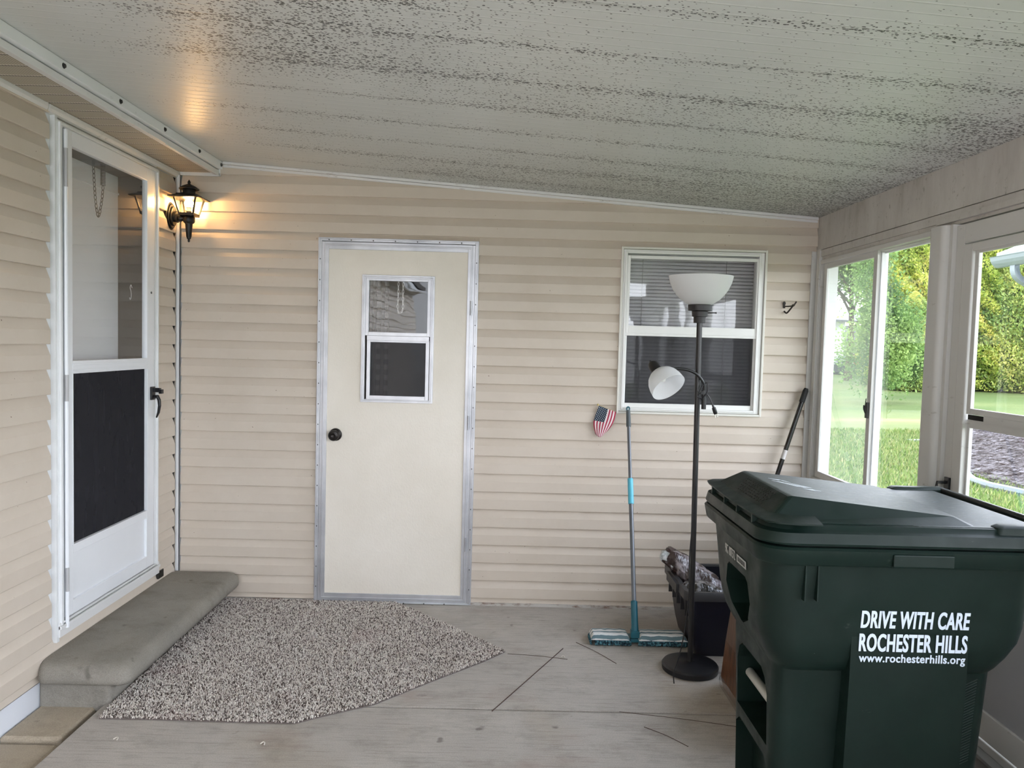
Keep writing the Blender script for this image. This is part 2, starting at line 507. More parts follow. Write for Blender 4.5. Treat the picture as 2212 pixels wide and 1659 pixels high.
# house wall on the left
SY0, SY1, SZ0, SZ1 = 3.112, 4.004, 0.228, 2.341
g = B()
for (a0, a1, z0, z1) in ((-6.6, 3.068, 0.085, 2.37), (SY1 - 0.005, 4.222, 0.085, 2.37), (3.068, SY1 - 0.005, 0.02, SZ0 - 0.012)):
    siding(g, 'y', a0, a1, z0, z1, XL + 0.0, 1, PH_L)
for (a0, a1, z0, z1) in ((-6.6, SY0 + .02, 0.0, 4.4), (SY0 + .02, SY1 - .02, 0.0, SZ0 + .02), (SY0 + .02, SY1 - .02, SZ1 - .02, 4.4), (SY1 - .02, 7.2, 0.0, 4.4)):
    g.box(XL - 0.14, XL - 0.001, a0, a1, z0, min(z1, 2.5))
wl = g.build('wall_left', M_SID)
struct(wl, 'beige vinyl siding house wall with the white storm door', 'wall')

# ------------------------------------------------------------------ ceiling and roof
g = B()
x0, x1 = XE - 0.02, XR + 0.36
vs = []
for y in (YF, YB + 0.0):
    for x in (x0, x1):
        for dz in (0.0, 0.09):
            vs.append((x, y, ceil_z(x) + dz))
g.add(vs, [(0, 1, 3, 2), (4, 6, 7, 5), (0, 2, 6, 4), (1, 5, 7, 3), (0, 4, 5, 1), (2, 3, 7, 6)])
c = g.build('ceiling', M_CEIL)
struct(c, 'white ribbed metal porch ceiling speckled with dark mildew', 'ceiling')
c.visible_shadow = True

# roof of the house over the left wall (blocks the sky above the eave)
g = B()
g.box(-4.6, XE - 0.02, -6.6, 7.2, 2.50, 2.62)
struct(g.build('roof', mat('roof_deck', lin(90, 86, 82), 0.9)))

# ------------------------------------------------------------------ eave: soffit, cove, fascia, beam
def m_soffit():
    m = mat('perforated_soffit', lin(196, 188, 172), 0.55)
    t = NT(m)
    tc = t.new('ShaderNodeTexCoord'); sx = t.new('ShaderNodeSeparateXYZ'); t.link(tc.outputs['Object'], sx.inputs[0])
    fx = t.math('FRACT', t.math('DIVIDE', sx.outputs['X'], 0.0105))
    a = t.math('LESS_THAN', fx, 0.38)
    fy = t.math('FRACT', t.math('DIVIDE', sx.outputs['Y'], 0.1015))
    b = t.math('LESS_THAN', fy, 0.06)
    d = t.math('LESS_THAN', t.math('ABSOLUTE', t.math('SUBTRACT', fy, 0.09)), 0.03)
    c = t.mix(t.math('MULTIPLY', a, 0.75), lin(196, 188, 172), lin(104, 96, 84))
    c = t.mix(b, c, lin(222, 218, 206)); c = t.mix(d, c, lin(80, 74, 66))
    t.base(c)
    return m
struct(onebox('trim_soffit', m_soffit(), (XL, -1.632, -6.6, YB - 0.013, 2.386, 2.40)), 'beige perforated soffit under the house eave', 'soffit')
# cove moulding along the top of the house wall
g = B()
arc = [(0.0, -0.034), (0.010, -0.034), (0.019, -0.028), (0.024, -0.016), (0.024, 0.0), (0.0, 0.0)]
for (ya, yb_, off) in ((-6.6, 3.055, 0.0), (3.06, YB - 0.014, 0.0015)):
    g.prism([(XL + a + (off if a > 0 else 0), 2.386 + b - off) for a, b in arc], ya, yb_, lambda u, v, d: (u, d, v))
struct(g.build('trim_cove', M_OLD, bevel=0.002), 'white cove moulding along the top of the house wall', 'trim')
g = B()
g.box(-1.632, -1.606, -6.6, YB - 0.014, 2.374, 2.399)
g.box(-1.632, -1.628, -6.6, YB - 0.014, 2.399, 2.45)
g.box(-1.612, -1.606, 3.60, YB - 0.014, 2.370, 2.376)
struct(g.build('trim_fascia', M_OLD, bevel=0.002), 'lower white eave trim with brown water stains', 'trim')
g = B()
g.box(-1.622, -1.586, -6.6, YB - 0.03, 2.404, 2.4455)
eb = g.build('trim_eave_beam', m_oldwhite('eave_beam_white', (232, 234, 236), (170, 168, 168), 0.62), bevel=0.003)
struct(eb, 'white metal eave beam with a row of screws', 'beam')
sc0 = None
for y in (-0.85, -0.45, -0.05, 0.35, 0.75, 1.15, 1.55, 1.95, 2.35, 2.745, 3.14, 3.54, 3.93, 4.225):
    if sc0 is None:
        g = B()
        Mr = Matrix.Rotation(PI / 2, 4, 'Y')
        g.lathe([(0.0105, 0.0), (0.0105, 0.001), (0.0075, 0.0015), (0.0075, 0.006), (0.005, 0.0075), (0.0, 0.0076)], n=10, M=Mr, cap=False)
        sc0 = g.build('screw', mat('dark_screw', lin(70, 70, 70), 0.4, metal=0.6), eb)
        s = sc0
    else:
        s = sc0.copy(); COL.objects.link(s); s.parent = eb
    s.location = (-1.5865, y, 2.424)
# end cap of the fascia at the back wall, little strap under the eave
g = B()
g.box(XL + 0.03, -1.60, YB - 0.032, YB - 0.0255, 2.366, 2.384)
g.box(-1.606, -1.598, YB - 0.032, YB - 0.0255, 2.366, 2.41)
struct(g.build('trim_eave_end', M_WHITE, bevel=0.001))
# trim between ceiling and back wall (two stepped strips following the slope)
g = B()
for (d0, d1, za, zb_) in ((0.0, 0.030, -0.014, 0.0), (0.0, 0.022, -0.029, -0.016)):
    xa, xb = XE + 0.005, XR - 0.01
    vs = []
    for x in (xa, xb):
        for y in (YB - 0.013 - d1, YB - 0.02 + 0.012):
            for z in (za, zb_):
                vs.append((x, y, ceil_z(x) + z - 0.001))
    g.add(vs, [(0, 1, 3, 2), (4, 6, 7, 5), (0, 4, 5, 1), (2, 3, 7, 6), (0, 2, 6, 4), (1, 5, 7, 3)])
struct(g.build('trim_ceiling_edge', M_OLD), 'white strip where the ceiling meets the back wall', 'trim')
# corner posts
g = B()
g.box(XL + 0.012, XL + 0.038, YB - 0.038, YB - 0.026, 0.16, 2.367)
g.box(XL + 0.030, XL + 0.038, YB - 0.038, YB - 0.012, 0.16, 2.367)
struct(g.build('trim_corner_left', M_WHITE, bevel=0.0015), 'white corner strip between the two siding walls', 'trim')
struct(onebox('trim_corner_shadow_gap', M_DARK, (XL - 0.0, XL + 0.0012, 4.2, YB - 0.013, 0.0, 2.37)))
# J channel left of the storm door, and skirting
g = B()
g.box(XL - 0.0015, XL - 0.0008, 3.066, SY0 + 0.01, 0.20, 2.352)
g.box(XL, XL + 0.021, 3.098, SY0 + 0.004, 0.20, 2.352)
struct(g.build('trim_door_channel', M_WHITE), 'white channel where the siding stops at the storm door', 'trim')
struct(onebox('baseboard_left', m_oldwhite('skirting_white', (226, 230, 238), (96, 84, 74), 0.66), (XL, XL + 0.0065, -6.6, 3.06, -0.08, 0.086)), 'white skirting below the house siding', 'skirting')
g = B()
g.box(XL + 0.02, DX0, YB - 0.037, YB - 0.011, -0.0, 0.014)
g.box(DX1, XR, YB - 0.037, YB - 0.011, -0.0, 0.016)
struct(g.build('baseboard_back', m_oldwhite('dirty_base_white', (190, 186, 180), (120, 92, 78), 0.5)), 'dirty white base strip under the back siding', 'trim')

# ------------------------------------------------------------------ floor, pavers, step
g = B()
g.box(-1.575, 1.86, -2.6, 3.014, -0.10, 0.0)
g.box(-1.565, 1.86, 3.024, YB + 0.05, -0.10, 0.0)
g.box(XL, -1.565, 3.03, YB + 0.05, -0.12, -0.002)
f = g.build('floor', M_CONC, bevel=0.006, seg=3)
struct(f, 'grey concrete porch slab with one straight joint', 'floor')
onebox('floor_base', M_DARK, (XL - 0.1, 1.8, -2.6, YB + 0.04, -0.14, -0.085))['kind'] = 'structure'
pv = [(-1.838, -1.612, 2.752, 3.010, 0.0, 'far'), (-1.838, -1.606, 2.45, 2.738, -0.012, 'mid')]
def paver(x0, x1, y0, y1, dz, label):
    g = B()
    g.loft([rrect(x0, x1, y0, y1, 0.008, -0.075 + dz), rrect(x0, x1, y0, y1, 0.01, -0.024 + dz), rrect(x0 + .01, x1 - .01, y0 + .01, y1 - .01, 0.008, -0.016 + dz)])
    o = g.build('paver', M_PAVER, bevel=0.003)
    tag(o, label, 'paver', 'concrete pavers along the house wall')
    return o
paver(-1.838, -1.612, 2.752, 3.004, 0.0, 'tan concrete paver against the near end of the step')
paver(-1.838, -1.606, 2.44, 2.738, -0.014, 'second tan paver from the step, lower and cut by the frame')

def make_step():
    t = thing('concrete_step', 'grey concrete step with rounded nose below the white storm door', 'step', (-1.7, 3.6, 0))
    g = B()
    g.loft([rrect(XL + 0.007, -1.553, 2.990, 4.235, 0.02, z) for z in (-0.03, 0.09)])
    def lay(i, z): return rrect(XL + 0.0125, -1.462 - i, 2.952 + i, 4.238 - i * 0.6, 0.045, z)
    g.loft([lay(0.026, 0.0825), lay(0.010, 0.088), lay(0.002, 0.098), lay(0.0, 0.112), lay(0.001, 0.128), lay(0.006, 0.143), lay(0.016, 0.156), lay(0.030, 0.164), lay(0.050, 0.1675), lay(0.09, 0.169)])
    o = g.build('step_block', M_STEP, t, smooth=True)
    return t
make_step()

# ------------------------------------------------------------------ storm door in the house wall
def storm_door():
    t = thing('door_1', None or 'white storm door with upper glass and lower dark screen in the left wall', 'door', (XL, 3.56, SZ0)); t['kind'] = 'structure'
    X = XL
    g = B()
    g.frame('y', SY0, SY1, SZ0 + 0.04, SZ1, X - 0.03, X + 0.022, 0.038, 0.022, 0.0)
    g.frame('y', SY0 + 0.008, SY1 - 0.008, SZ0 + 0.04, SZ1 - 0.008, X + 0.0, X + 0.030, 0.012, 0.012, 0.0)
    g.build('door_frame', M_WHITE, t, bevel=0.0015)
    g = B()
    g.box(X - 0.03, X + 0.026, SY0, SY1 + 0.012, SZ0 - 0.012, SZ0 + 0.050)
    g.box(X - 0.03, X + 0.032, SY0, SY1 + 0.012, SZ0 + 0.022, SZ0 + 0.036)
    g.build('sill', M_OLD, t, bevel=0.001)
    y0, y1, z0, z1 = 3.165, 3.952, 0.284, 2.318
    gy0, gy1 = 3.211, 3.873
    g = B()
    d0, d1 = X + 0.000, X + 0.026
    g.box(d0, d1, y0, gy0, z0, z1); g.box(d0, d1, gy1, y1, z0, z1)
    g.box(d0, d1, gy0, gy1, 2.257, z1); g.box(d0, d1, gy0, gy1, 1.312, 1.366); g.box(d0, d1, gy0, gy1, z0, 0.345); g.box(d0, d1, gy0, gy1, 0.545, 0.585)
    g.box(d1, d1 + 0.004, gy0 - .004, gy1 + .004, 1.346, 1.356); g.box(d1, d1 + 0.004, gy0 - .004, gy1 + .004, 1.322, 1.330)
    g.box(d1, d1 + 0.003, gy0 - .008, gy0, 0.585, 1.312); g.box(d1, d1 + 0.003, gy1, gy1 + .012, 0.585, 1.312)
    g.box(d1, d1 + 0.003, gy0 - .008, gy1 + .012, 0.577, 0.585)
    g.build('door_leaf', M_DOORW, t, bevel=0.002)
    g = B(); g.box(d0 + 0.006, d0 + 0.014, gy0, gy1, 0.345, 0.545)
    g.build('kick_panel', M_DOORW, t)
    g = B()
    for (za, zb_) in ((2.08, 2.235), (1.20, 1.31), (0.40, 0.50)):
        g.tube([(X + 0.034, y0 - 0.012, za), (X + 0.034, y0 - 0.012, zb_)], 0.0075, 8)
    hl = B()
    for (za, zb_) in ((0.245, 0.40), (0.50, 1.20), (1.31, 2.08), (2.235, 2.31)):
        hl.tube([(X + 0.030, y0 - 0.008, za), (X + 0.030, y0 - 0.008, zb_)], 0.008, 8)
    hl.build('hinge_rail', M_DOORW, t)
    g.build('hinge', mat('hinge_grey', lin(176, 176, 178), 0.4), t)
    onebox('glass_pane', M_GLASS, (X + 0.012, X + 0.0125, gy0, gy1, 1.366, 2.257), t)
    onebox('screen', M_SCREEN, (X + 0.012, X + 0.0125, gy0, gy1, 0.585, 1.312), t)
    # black lever handle
    h = B(); h.box(d1, d1 + 0.010, 3.905, 3.945, 1.150, 1.218); 
    h.box(d1 + 0.008, d1 + 0.045, 3.915, 3.935, 1.19, 1.212)
    h.tube([(d1 + 0.012, 3.925, 1.165), (d1 + 0.030, 3.925, 1.168), (d1 + 0.038, 3.925, 1.15), (d1 + 0.040, 3.925, 1.12), (d1 + 0.035, 3.925, 1.085), (d1 + 0.024, 3.925, 1.058)], [0.010, 0.010, 0.009, 0.008, 0.007, 0.004], 8)
    h.box(d1 + 0.040, d1 + 0.056, 3.913, 3.937, 1.183, 1.205)
    h.build('door_handle', M_BLACKP, t, bevel=0.002)
    g = B(); g.lathe([(0.006, 0), (0.006, 0.003), (0, 0.005)], (d1, 3.915, 1.70), 10, Matrix.Rotation(PI / 2, 4, 'Y'), False)
    g.build('screw', M_SCREW, t)
    return t
storm_door()

# behind the storm door: jambs and the white inner door
XI = XL - 0.135
g = B()
g.box(XI - 0.01, XL - 0.005, SY0 + 0.01, SY0 + 0.04, SZ0, SZ1)
g.box(XI - 0.01, XL - 0.005, 3.90, 3.96, SZ0, SZ1)
g.box(XI - 0.01, XL - 0.005, SY0 + 0.04, 3.90, 2.275, SZ1)
g.box(XI - 0.01, XL - 0.005, SY0 + 0.04, 3.90, SZ0 - 0.0, SZ0 + 0.03)
struct(g.build('trim_door_jamb', mat('shade_brown_jamb', lin(72, 67, 61), 0.5)), 'jamb behind the storm door, its shade painted in as dark brown', 'jamb')  # dark brown stands in for the shade inside the closed gap
t = thing('door_2', 'plain white inner door seen through the storm door glass', 'door', (XI, 3.5, SZ0)); t['kind'] = 'structure'
g = B(); g.box(XI - 0.04, XI, SY0 + 0.03, 3.905, SZ0 + 0.02, 2.28)
g.build('door_leaf', mat('white_inner_door', lin(236, 238, 242), 0.4), t, bevel=0.003)
g = B(); g.box(XI, XI + 0.006, SY0 + 0.04, 3.90, 2.185, 2.195)
g.build('door_rail', M_DOORW, t)

def chain_pts(mb, pts, link=0.024, w=0.006, r=0.0011):
    pts = [Vector(p) for p in pts]
    # resample
    segs = []; acc = 0
    L = sum((pts[i + 1] - pts[i]).length for i in range(len(pts) - 1))
    n = int(L / (link * 0.78))
    def at(s):
        for i in range(len(pts) - 1):
            l = (pts[i + 1] - pts[i]).length
            if s <= l: return pts[i].lerp(pts[i + 1], s / l), (pts[i + 1] - pts[i]).normalized()
            s -= l
        return pts[-1], (pts[-1] - pts[-2]).normalized()
    for k in range(n):
        c, d = at((k + 0.5) * L / n)
        a = d.orthogonal().normalized() if abs(d.z) < 0.2 else Vector((0.35, 0.94, 0)) if k % 2 == 0 else Vector((0.94, -0.35, 0))
        a = (a - d * a.dot(d)).normalized()
        ring = []
        for q in range(13):
            th = 2 * PI * q / 12
            ring.append(c + d * (math.cos(th) * link * 0.5) + a * (math.sin(th) * w * 0.5))
        mb.tube(ring, r, 5, False)
def closer_chain():
    t = thing('door_closer_chain', 'grey chain and coil spring hanging behind the storm door glass', 'chain', (XL - 0.03, 3.42, 2.25))
    x = XL - 0.035
    g = B()
    chain_pts(g, catmull([(x, 3.484, 2.262), (x, 3.490, 2.20), (x, 3.500, 2.11), (x, 3.513, 2.05), (x, 3.528, 2.02), (x, 3.543, 2.05), (x, 3.560, 2.11), (x, 3.568, 2.165)], 6), r=0.0016, w=0.0115)
    g.build('chain', M_SCREW, t)
    g = B()
    pts = [(x + 0.010 * math.cos(k * 0.8), 3.568 + 0.010 * math.sin(k * 0.8), 2.168 + k * 0.00085) for k in range(115)]
    g.tube(pts, 0.0022, 5)
    g.build('spring', M_SCREW, t)
    g = B(); g.tube([(x, 3.478, 2.262), (x, 3.575, 2.268)], 0.0025, 6)
    g.build('bracket', M_SCREW, t)
    return t
closer_chain()
g = B(); x = XL - 0.06
g.tube(catmull([(x, 3.893, 1.72), (x, 3.882, 1.735), (x, 3.873, 1.72), (x, 3.882, 1.70), (x, 3.884, 1.675), (x, 3.874, 1.66), (x, 3.868, 1.67)], 5), 0.0018, 6)
tag(g.build('screen_hook', mat('white_hook', lin(215, 215, 215), 0.4)), 'small bent wire hook on the jamb behind the storm door glass', 'hook')

# small black plate low on the house wall beside the step
g = B(); g.box(XL + 0.010, XL + 0.024, 4.012, 4.072, 0.182, 0.222)
for k in range(4): g.box(XL + 0.024, XL + 0.0255, 4.018, 4.066, 0.187 + k * 0.008, 0.190 + k * 0.008)
tag(g.build('weep_vent', mat('black_vent', lin(34, 32, 30), 0.5)), 'tiny black louvred vent low on the house wall just above the step', 'vent')

# ------------------------------------------------------------------ cream shed door
def shed_door():
    t = thing('door_3', 'cream flat door in an aluminium frame in the back wall', 'door', (-0.61, YB, 0)); t['kind'] = 'structure'
    Y = YB - 0.026
    g = B()
    # stepped aluminium surround
    g.frame('x', DX0, DX1, 0.0, DZ1, Y - 0.012, YB + 0.03, 0.020, 0.020, 0.010)
    g.frame('x', DX0 + 0.003, DX1 - 0.003, 0.002, DZ1 - 0.003, Y - 0.018, Y, 0.007, 0.007, 0.004)
    g.frame('x', DX0 + 0.020, DX1 - 0.020, 0.006, DZ1 - 0.022, Y - 0.008, YB + 0.03, 0.016, 0.014, 0.014)
    g.build('door_frame', M_ALU, t, bevel=0.0012)
    g = B()
    g.frame('x', DX0 + 0.034, DX1 - 0.034, 0.022, DZ1 - 0.036, Y - 0.014, YB + 0.02, 0.026, 0.028, 0.032)
    g.frame('x', DX0 + 0.038, DX1 - 0.038, 0.026, DZ1 - 0.040, Y - 0.018, Y, 0.006, 0.006, 0.006)
    g.build('door_edge', M_ALU, t, bevel=0.0012)
    # leaf with opening for the window
    lx0, lx1, lz0, lz1 = DX0 + 0.055, DX1 - 0.058, 0.05, DZ1 - 0.062
    wx0, wx1, wz0, wz1 = -0.790, -0.420, 1.158, 1.836
    m = mat('cream_textured_door', lin(232, 228, 211), 0.5, spec=0.35)
    n = NT(m)
    n.base(n.ramp(n.noise(1.7, 6, 0.65), [(0.3, lin(228, 221, 209)[:3]), (0.7, lin(238, 232, 222)[:3])]))
    n.bump(n.noise(130, 2, 0.5, (1, 1, 0.6)), 0.5, 0.0016)
    g = B()
    for b in ((lx0, wx0, lz0, lz1), (wx1, lx1, lz0, lz1), (wx0, wx1, lz0, wz0), (wx0, wx1, wz1, lz1)):
        g.box(b[0], b[1], Y - 0.008, YB + 0.01, b[2], b[3])
    g.build('door_leaf', m, t)
    # window in the door
    g = B()
    g.frame('x', -0.807, -0.404, 1.142, 1.850, Y - 0.016, Y - 0.006, 0.021, 0.020, 0.017)
    g.frame('x', -0.799, -0.412, 1.150, 1.842, Y - 0.020, Y - 0.010, 0.005)
    wf = g.build('window_frame', M_ALU, t, bevel=0.0012)
    g = B()
    g.frame('x', -0.786, -0.425, 1.514, 1.832, Y - 0.012, Y + 0.004, 0.018, 0.014, 0.020)
    g.box(-0.776, -0.43, Y - 0.018, Y + 0.004, 1.488, 1.514)
    g.build('sash', M_ALU, wf, bevel=0.001)
    g = B()
    g.frame('x', -0.776, -0.428, 1.158, 1.492, Y - 0.012, Y + 0.006, 0.020, 0.014, 0.022)
    g.build('sash', M_ALU, wf, bevel=0.001)
    onebox('glass_pane', M_GLASSW, (-0.770, -0.440, Y + 0.0, Y + 0.0005, 1.53, 1.82), wf)
    onebox('glass_pane', M_GLASSB, (-0.76, -0.444, Y + 0.012, Y + 0.0125, 1.17, 1.485), wf)
    onebox('screen', M_SCREEN2, (-0.76, -0.444, Y + 0.000, Y + 0.0003, 1.17, 1.485), wf)
    # knob
    g = B()
    Mk = Matrix.Rotation(PI / 2, 4, 'X')
    g.lathe([(0.0, 0.0), (0.033, 0.0), (0.036, 0.004), (0.034, 0.010), (0.018, 0.014), (0.013, 0.020), (0.014, 0.030), (0.024, 0.036), (0.030, 0.044), (0.0305, 0.054), (0.026, 0.061), (0.013, 0.064), (0.009, 0.062), (0.0, 0.062)], (-0.942, Y - 0.010, 0.955), 28, Mk, False)
    g.build('door_knob', mat('dark_bronze', lin(32, 27, 25), 0.28, metal=0.5), t, smooth=True)
    # hinges on the right edge
    g = B()
    for z in (1.68, 1.04, 0.35):
        g.tube([(DX1 - 0.037, Y - 0.018, z - 0.04), (DX1 - 0.037, Y - 0.018, z + 0.04)], 0.006, 8)
    g.build('hinge', M_ALU, t)
    # screws around the frame
    pts = [(DX0 + 0.011, z) for z in np.arange(0.09, 2.0, 0.115)] + [(DX1 - 0.011, z) for z in np.arange(0.09, 2.0, 0.115)] + [(x, DZ1 - 0.013) for x in np.arange(DX0 + 0.06, DX1 - 0.03, 0.122)] + [(x, 0.005) for x in np.arange(DX0 + 0.05, DX1 - 0.05, 0.115)]
    s0 = None
    for (x, z) in pts:
        if s0 is None:
            g = B(); g.lathe([(0.0038, 0.0), (0.0038, 0.0015), (0.002, 0.003), (0, 0.0031)], (0, 0, 0), 8, Mk, False)
            s0 = g.build('screw', mat('frame_screw', lin(84, 82, 80), 0.5, metal=0.5), t); s = s0
        else:
            s = s0.copy(); COL.objects.link(s); s.parent = t; s.matrix_parent_inverse = t.matrix_basis.inverted()
        s.location = (x, Y - 0.0125 if z > 0.01 else Y - 0.0185, max(z, 0.0055))
    return t
shed_door()

# ------------------------------------------------------------------ back window with blinds
def back_window():
    t = thing('window_1', 'white double hung window in the back wall with grey blinds behind', 'window', (1.03, YB, WZ0)); t['kind'] = 'structure'
    Y = YB - 0.026
    g = B()
    g.frame('x', WX0, WX1, WZ0, WZ1, Y - 0.016, YB + 0.03, 0.012)
    g.build('window_trim', m_oldwhite('window_trim_white', (222, 220, 212), (150, 140, 128), 0.68), t, bevel=0.002)
    g = B()
    g.frame('x', WX0 + 0.014, WX1 - 0.014, WZ0 + 0.014, WZ1 - 0.014, Y - 0.006, YB + 0.05, 0.018)
    g.frame('x', WX0 + 0.024, WX1 - 0.034, WZ0 + 0.022, WZ1 - 0.024, Y - 0.014, YB + 0.05, 0.012)
    g.build('window_frame', M_VINYLW, t, bevel=0.002)
    g = B()
    g.frame('x', 0.664, 1.402, 1.565, 1.998, Y - 0.008, Y + 0.018, 0.016, 0.018, 0.044)
    g.build('sash', M_VINYLW, t, bevel=0.002)
    g = B()
    g.frame('x', 0.656, 1.402, 1.145, 1.596, Y + 0.002, Y + 0.03, 0.018, 0.040, 0.030)
    g.box(0.656, 1.402, Y - 0.006, Y + 0.01, 1.552, 1.574)
    g.build('sash', M_VINYLW, t, bevel=0.002)
    onebox('glass_pane', M_GLASSB, (0.675, 1.39, Y + 0.004, Y + 0.0045, 1.605, 1.985), t)
    onebox('glass_pane', M_GLASSB, (0.67, 1.386, Y + 0.018, Y + 0.0185, 1.17, 1.56), t)
    onebox('screen', M_SCREEN2, (0.67, 1.386, Y + 0.006, Y + 0.0063, 1.17, 1.556), t)
    return t
back_window()
def blinds():
    t = thing('window_blind', 'grey horizontal slat blind hanging inside the back window', 'blind', (1.03, YB + 0.07, 1.5))
    g = B()
    n = 46; z0, z1 = 1.13, 2.03
    for k in range(n):
        z = z0 + (z1 - z0) * k / (n - 1)
        a = math.radians(50)
        dy, dz = 0.0125 * math.cos(a), 0.0125 * math.sin(a)
        yb = YB + 0.075
        rings = []
        for x in (0.64, 1.43):
            pr = []
            for q in range(5):
                s = -1 + q * 0.5
                bow = 0.0018 * (1 - s * s)
                pr.append(Vector((x, yb + s * dy - bow * math.sin(a), z + s * dz + bow * math.cos(a))))
            back = [p + Vector((0, 0.0006, -0.0004)) for p in reversed(pr)]
            rings.append(pr + back)
        g.loft(rings)
    g.build('slats', mat('grey_slat', lin(196, 196, 200), 0.5), t, smooth=True)
    for x in (0.765, 1.243):
        B().tube([(x, YB + 0.0645, z0), (x, YB + 0.0645, z1)], 0.0013, 6).build('ladder_cord', mat('cord_grey', lin(120, 120, 120), 0.7), t)
    onebox('head_rail', M_VINYLW, (0.64, 1.43, YB + 0.055, YB + 0.095, 2.035, 2.06), t)
blinds()

# shed room behind the back wall (dark inside), its outside corner seen through the right window
M_SHED = mat('shed_inside', lin(96, 90, 84), 0.9)
g = B()
SX1 = 1.805
g.box(XL, SX1, 7.0, 7.1, -0.1, 2.6)
g.box(XL, XL + 0.02, YB + 0.09, 7.0, -0.1, 2.6)
g.box(XL, SX1, YB + 0.09, 7.0, 2.2, 2.3)
g.box(XL, SX1, YB + 0.09, 7.0, -0.1, 0.0)
struct(g.build('wall_shed', M_SHED))
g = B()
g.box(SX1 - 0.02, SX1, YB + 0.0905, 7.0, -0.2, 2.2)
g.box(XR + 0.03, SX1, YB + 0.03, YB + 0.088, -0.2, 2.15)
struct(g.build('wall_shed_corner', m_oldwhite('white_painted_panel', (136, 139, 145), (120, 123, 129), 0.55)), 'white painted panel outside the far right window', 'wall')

# plaid curtain and chain inside the door window
def m_plaid():
    m = mat('plaid_cloth', lin(30, 28, 30), 0.9); t = NT(m)
    tc = t.new('ShaderNodeTexCoord'); sx = t.new('ShaderNodeSeparateXYZ'); t.link(tc.outputs['Object'], sx.inputs[0])
    a = t.math('LESS_THAN', t.math('FRACT', t.math('DIVIDE', sx.outputs['X'], 0.05)), 0.5)
    b = t.math('LESS_THAN', t.math('FRACT', t.math('DIVIDE', sx.outputs['Z'], 0.06)), 0.5)
    s = t.math('MULTIPLY', t.math('ADD', a, b), 0.5)
    t.base(t.ramp(s, [(0.1, lin(20, 18, 20)[:3]), (0.5, lin(42, 40, 42)[:3]), (0.9, lin(108, 106, 108)[:3])]))
    return m
g = B()
N = 40
vs = []; fs = []
for j in (0, 1):
    for i in range(N + 1):
        x = -0.80 + 0.125 * i / N
        y = YB + 0.10 + 0.014 * math.sin(i * 0.9) + 0.004 * math.sin(i * 2.3)
        vs.append((x, y, 1.10 if j == 0 else 1.83))
        vs.append((x, y + 0.003, 1.10 if j == 0 else 1.83))
for i in range(N):
    a, b = 2 * i, 2 * (N + 1) + 2 * i
    fs += [(a, a + 2, b + 2, b), (a + 1, b + 1, b + 3, a + 3), (a, a + 1, a + 3, a + 2), (b, b + 2, b + 3, b + 1)]
fs += [(0, 2 * (N + 1), 2 * (N + 1) + 1, 1), (2 * N, 2 * N + 1, 4 * N + 3, 4 * N + 2)]
g.add(vs, fs)
tag(g.build('plaid_curtain', m_plaid(), smooth=True), 'black and white plaid curtain inside the window of the cream door', 'curtain')
g = B()
y = YB + 0.05
chain_pts(g, catmull([(-0.618, y, 1.84), (-0.619, y, 1.74), (-0.620, y, 1.665), (-0.607, y, 1.648), (-0.592, y, 1.668), (-0.592, y, 1.75), (-0.591, y, 1.84)], 6), link=0.026, w=0.010, r=0.0014)
tag(g.build('hanging_chain', mat('white_chain', lin(220, 220, 220), 0.4)), 'thin pale chain hanging inside the window of the cream door', 'chain')

# ------------------------------------------------------------------ right wall
M_FRAMEW = m_oldwhite('weathered_white_frame', (200, 199, 196), (140, 134, 126), 0.62)
def m_header():
    m = mat('weathered_header_panel', lin(206, 200, 194), 0.6); t = NT(m)
    a = t.noise(3, 6, 0.7, (1, 1.2, 0.35)); b = t.noise(34, 4, 0.75, (1, 1, 0.8))
    c = t.ramp(a, [(0.35, lin(200, 197, 192)[:3]), (0.55, lin(184, 180, 175)[:3]), (0.72, lin(150, 144, 134)[:3])])
    c = t.mix(t.math('MULTIPLY', t.f01(b, 0.60, 0.72), 0.6), c, lin(112, 104, 90))
    t.base(c); return m
g = B()
XW = XR
g.box(XW, XW + 0.09, YF, YB - 0.012, 2.052, 2.26)
g.box(XW + 0.010, XW + 0.09, YF, YB - 0.012, 2.045, 2.053)
g.box(XW - 0.004, XW + 0.09, YF, YB - 0.012, 2.012, 2.047)
g.box(XW + 0.004, XW + 0.09, YF, YB - 0.012, 1.992, 2.012)
g.box(XW - 0.012, XW + 0.01, YF, 3.06, 2.004, 2.026)
h = g.build('wall_right', m_header())
cut_above(h, extra=-0.0005)
struct(h, 'weathered off-white header panel above the right windows', 'wall')
g = B(); g.box(XW, XW + 0.09, 2.985, YB - 0.012, 0.0, 0.74); g.box(XW, XW + 0.09, YF, 1.80, 0.0, 0.74)
struct(g.build('wall_right_lower', mat('white_knee_wall', lin(214, 212, 208), 0.5, var=0.05)), 'white knee wall under the right windows', 'wall')
g = B()
g.box(XW - 0.012, XW + 0.02, 4.190, 4.226, 0.0, 2.045)
g.box(XW - 0.035, XW, YB - 0.038, YB - 0.030, 0.0, 2.045)
g.box(XW - 0.003, XW + 0.05, 4.195, YB - 0.026, 0.0, 2.056)
g.box(XW - 0.0025, XW + 0.085, 4.20, YB - 0.012, 1.95, 2.052)
struct(g.build('trim_corner_right', M_FRAMEW), 'white corner strip beside the right windows', 'trim')

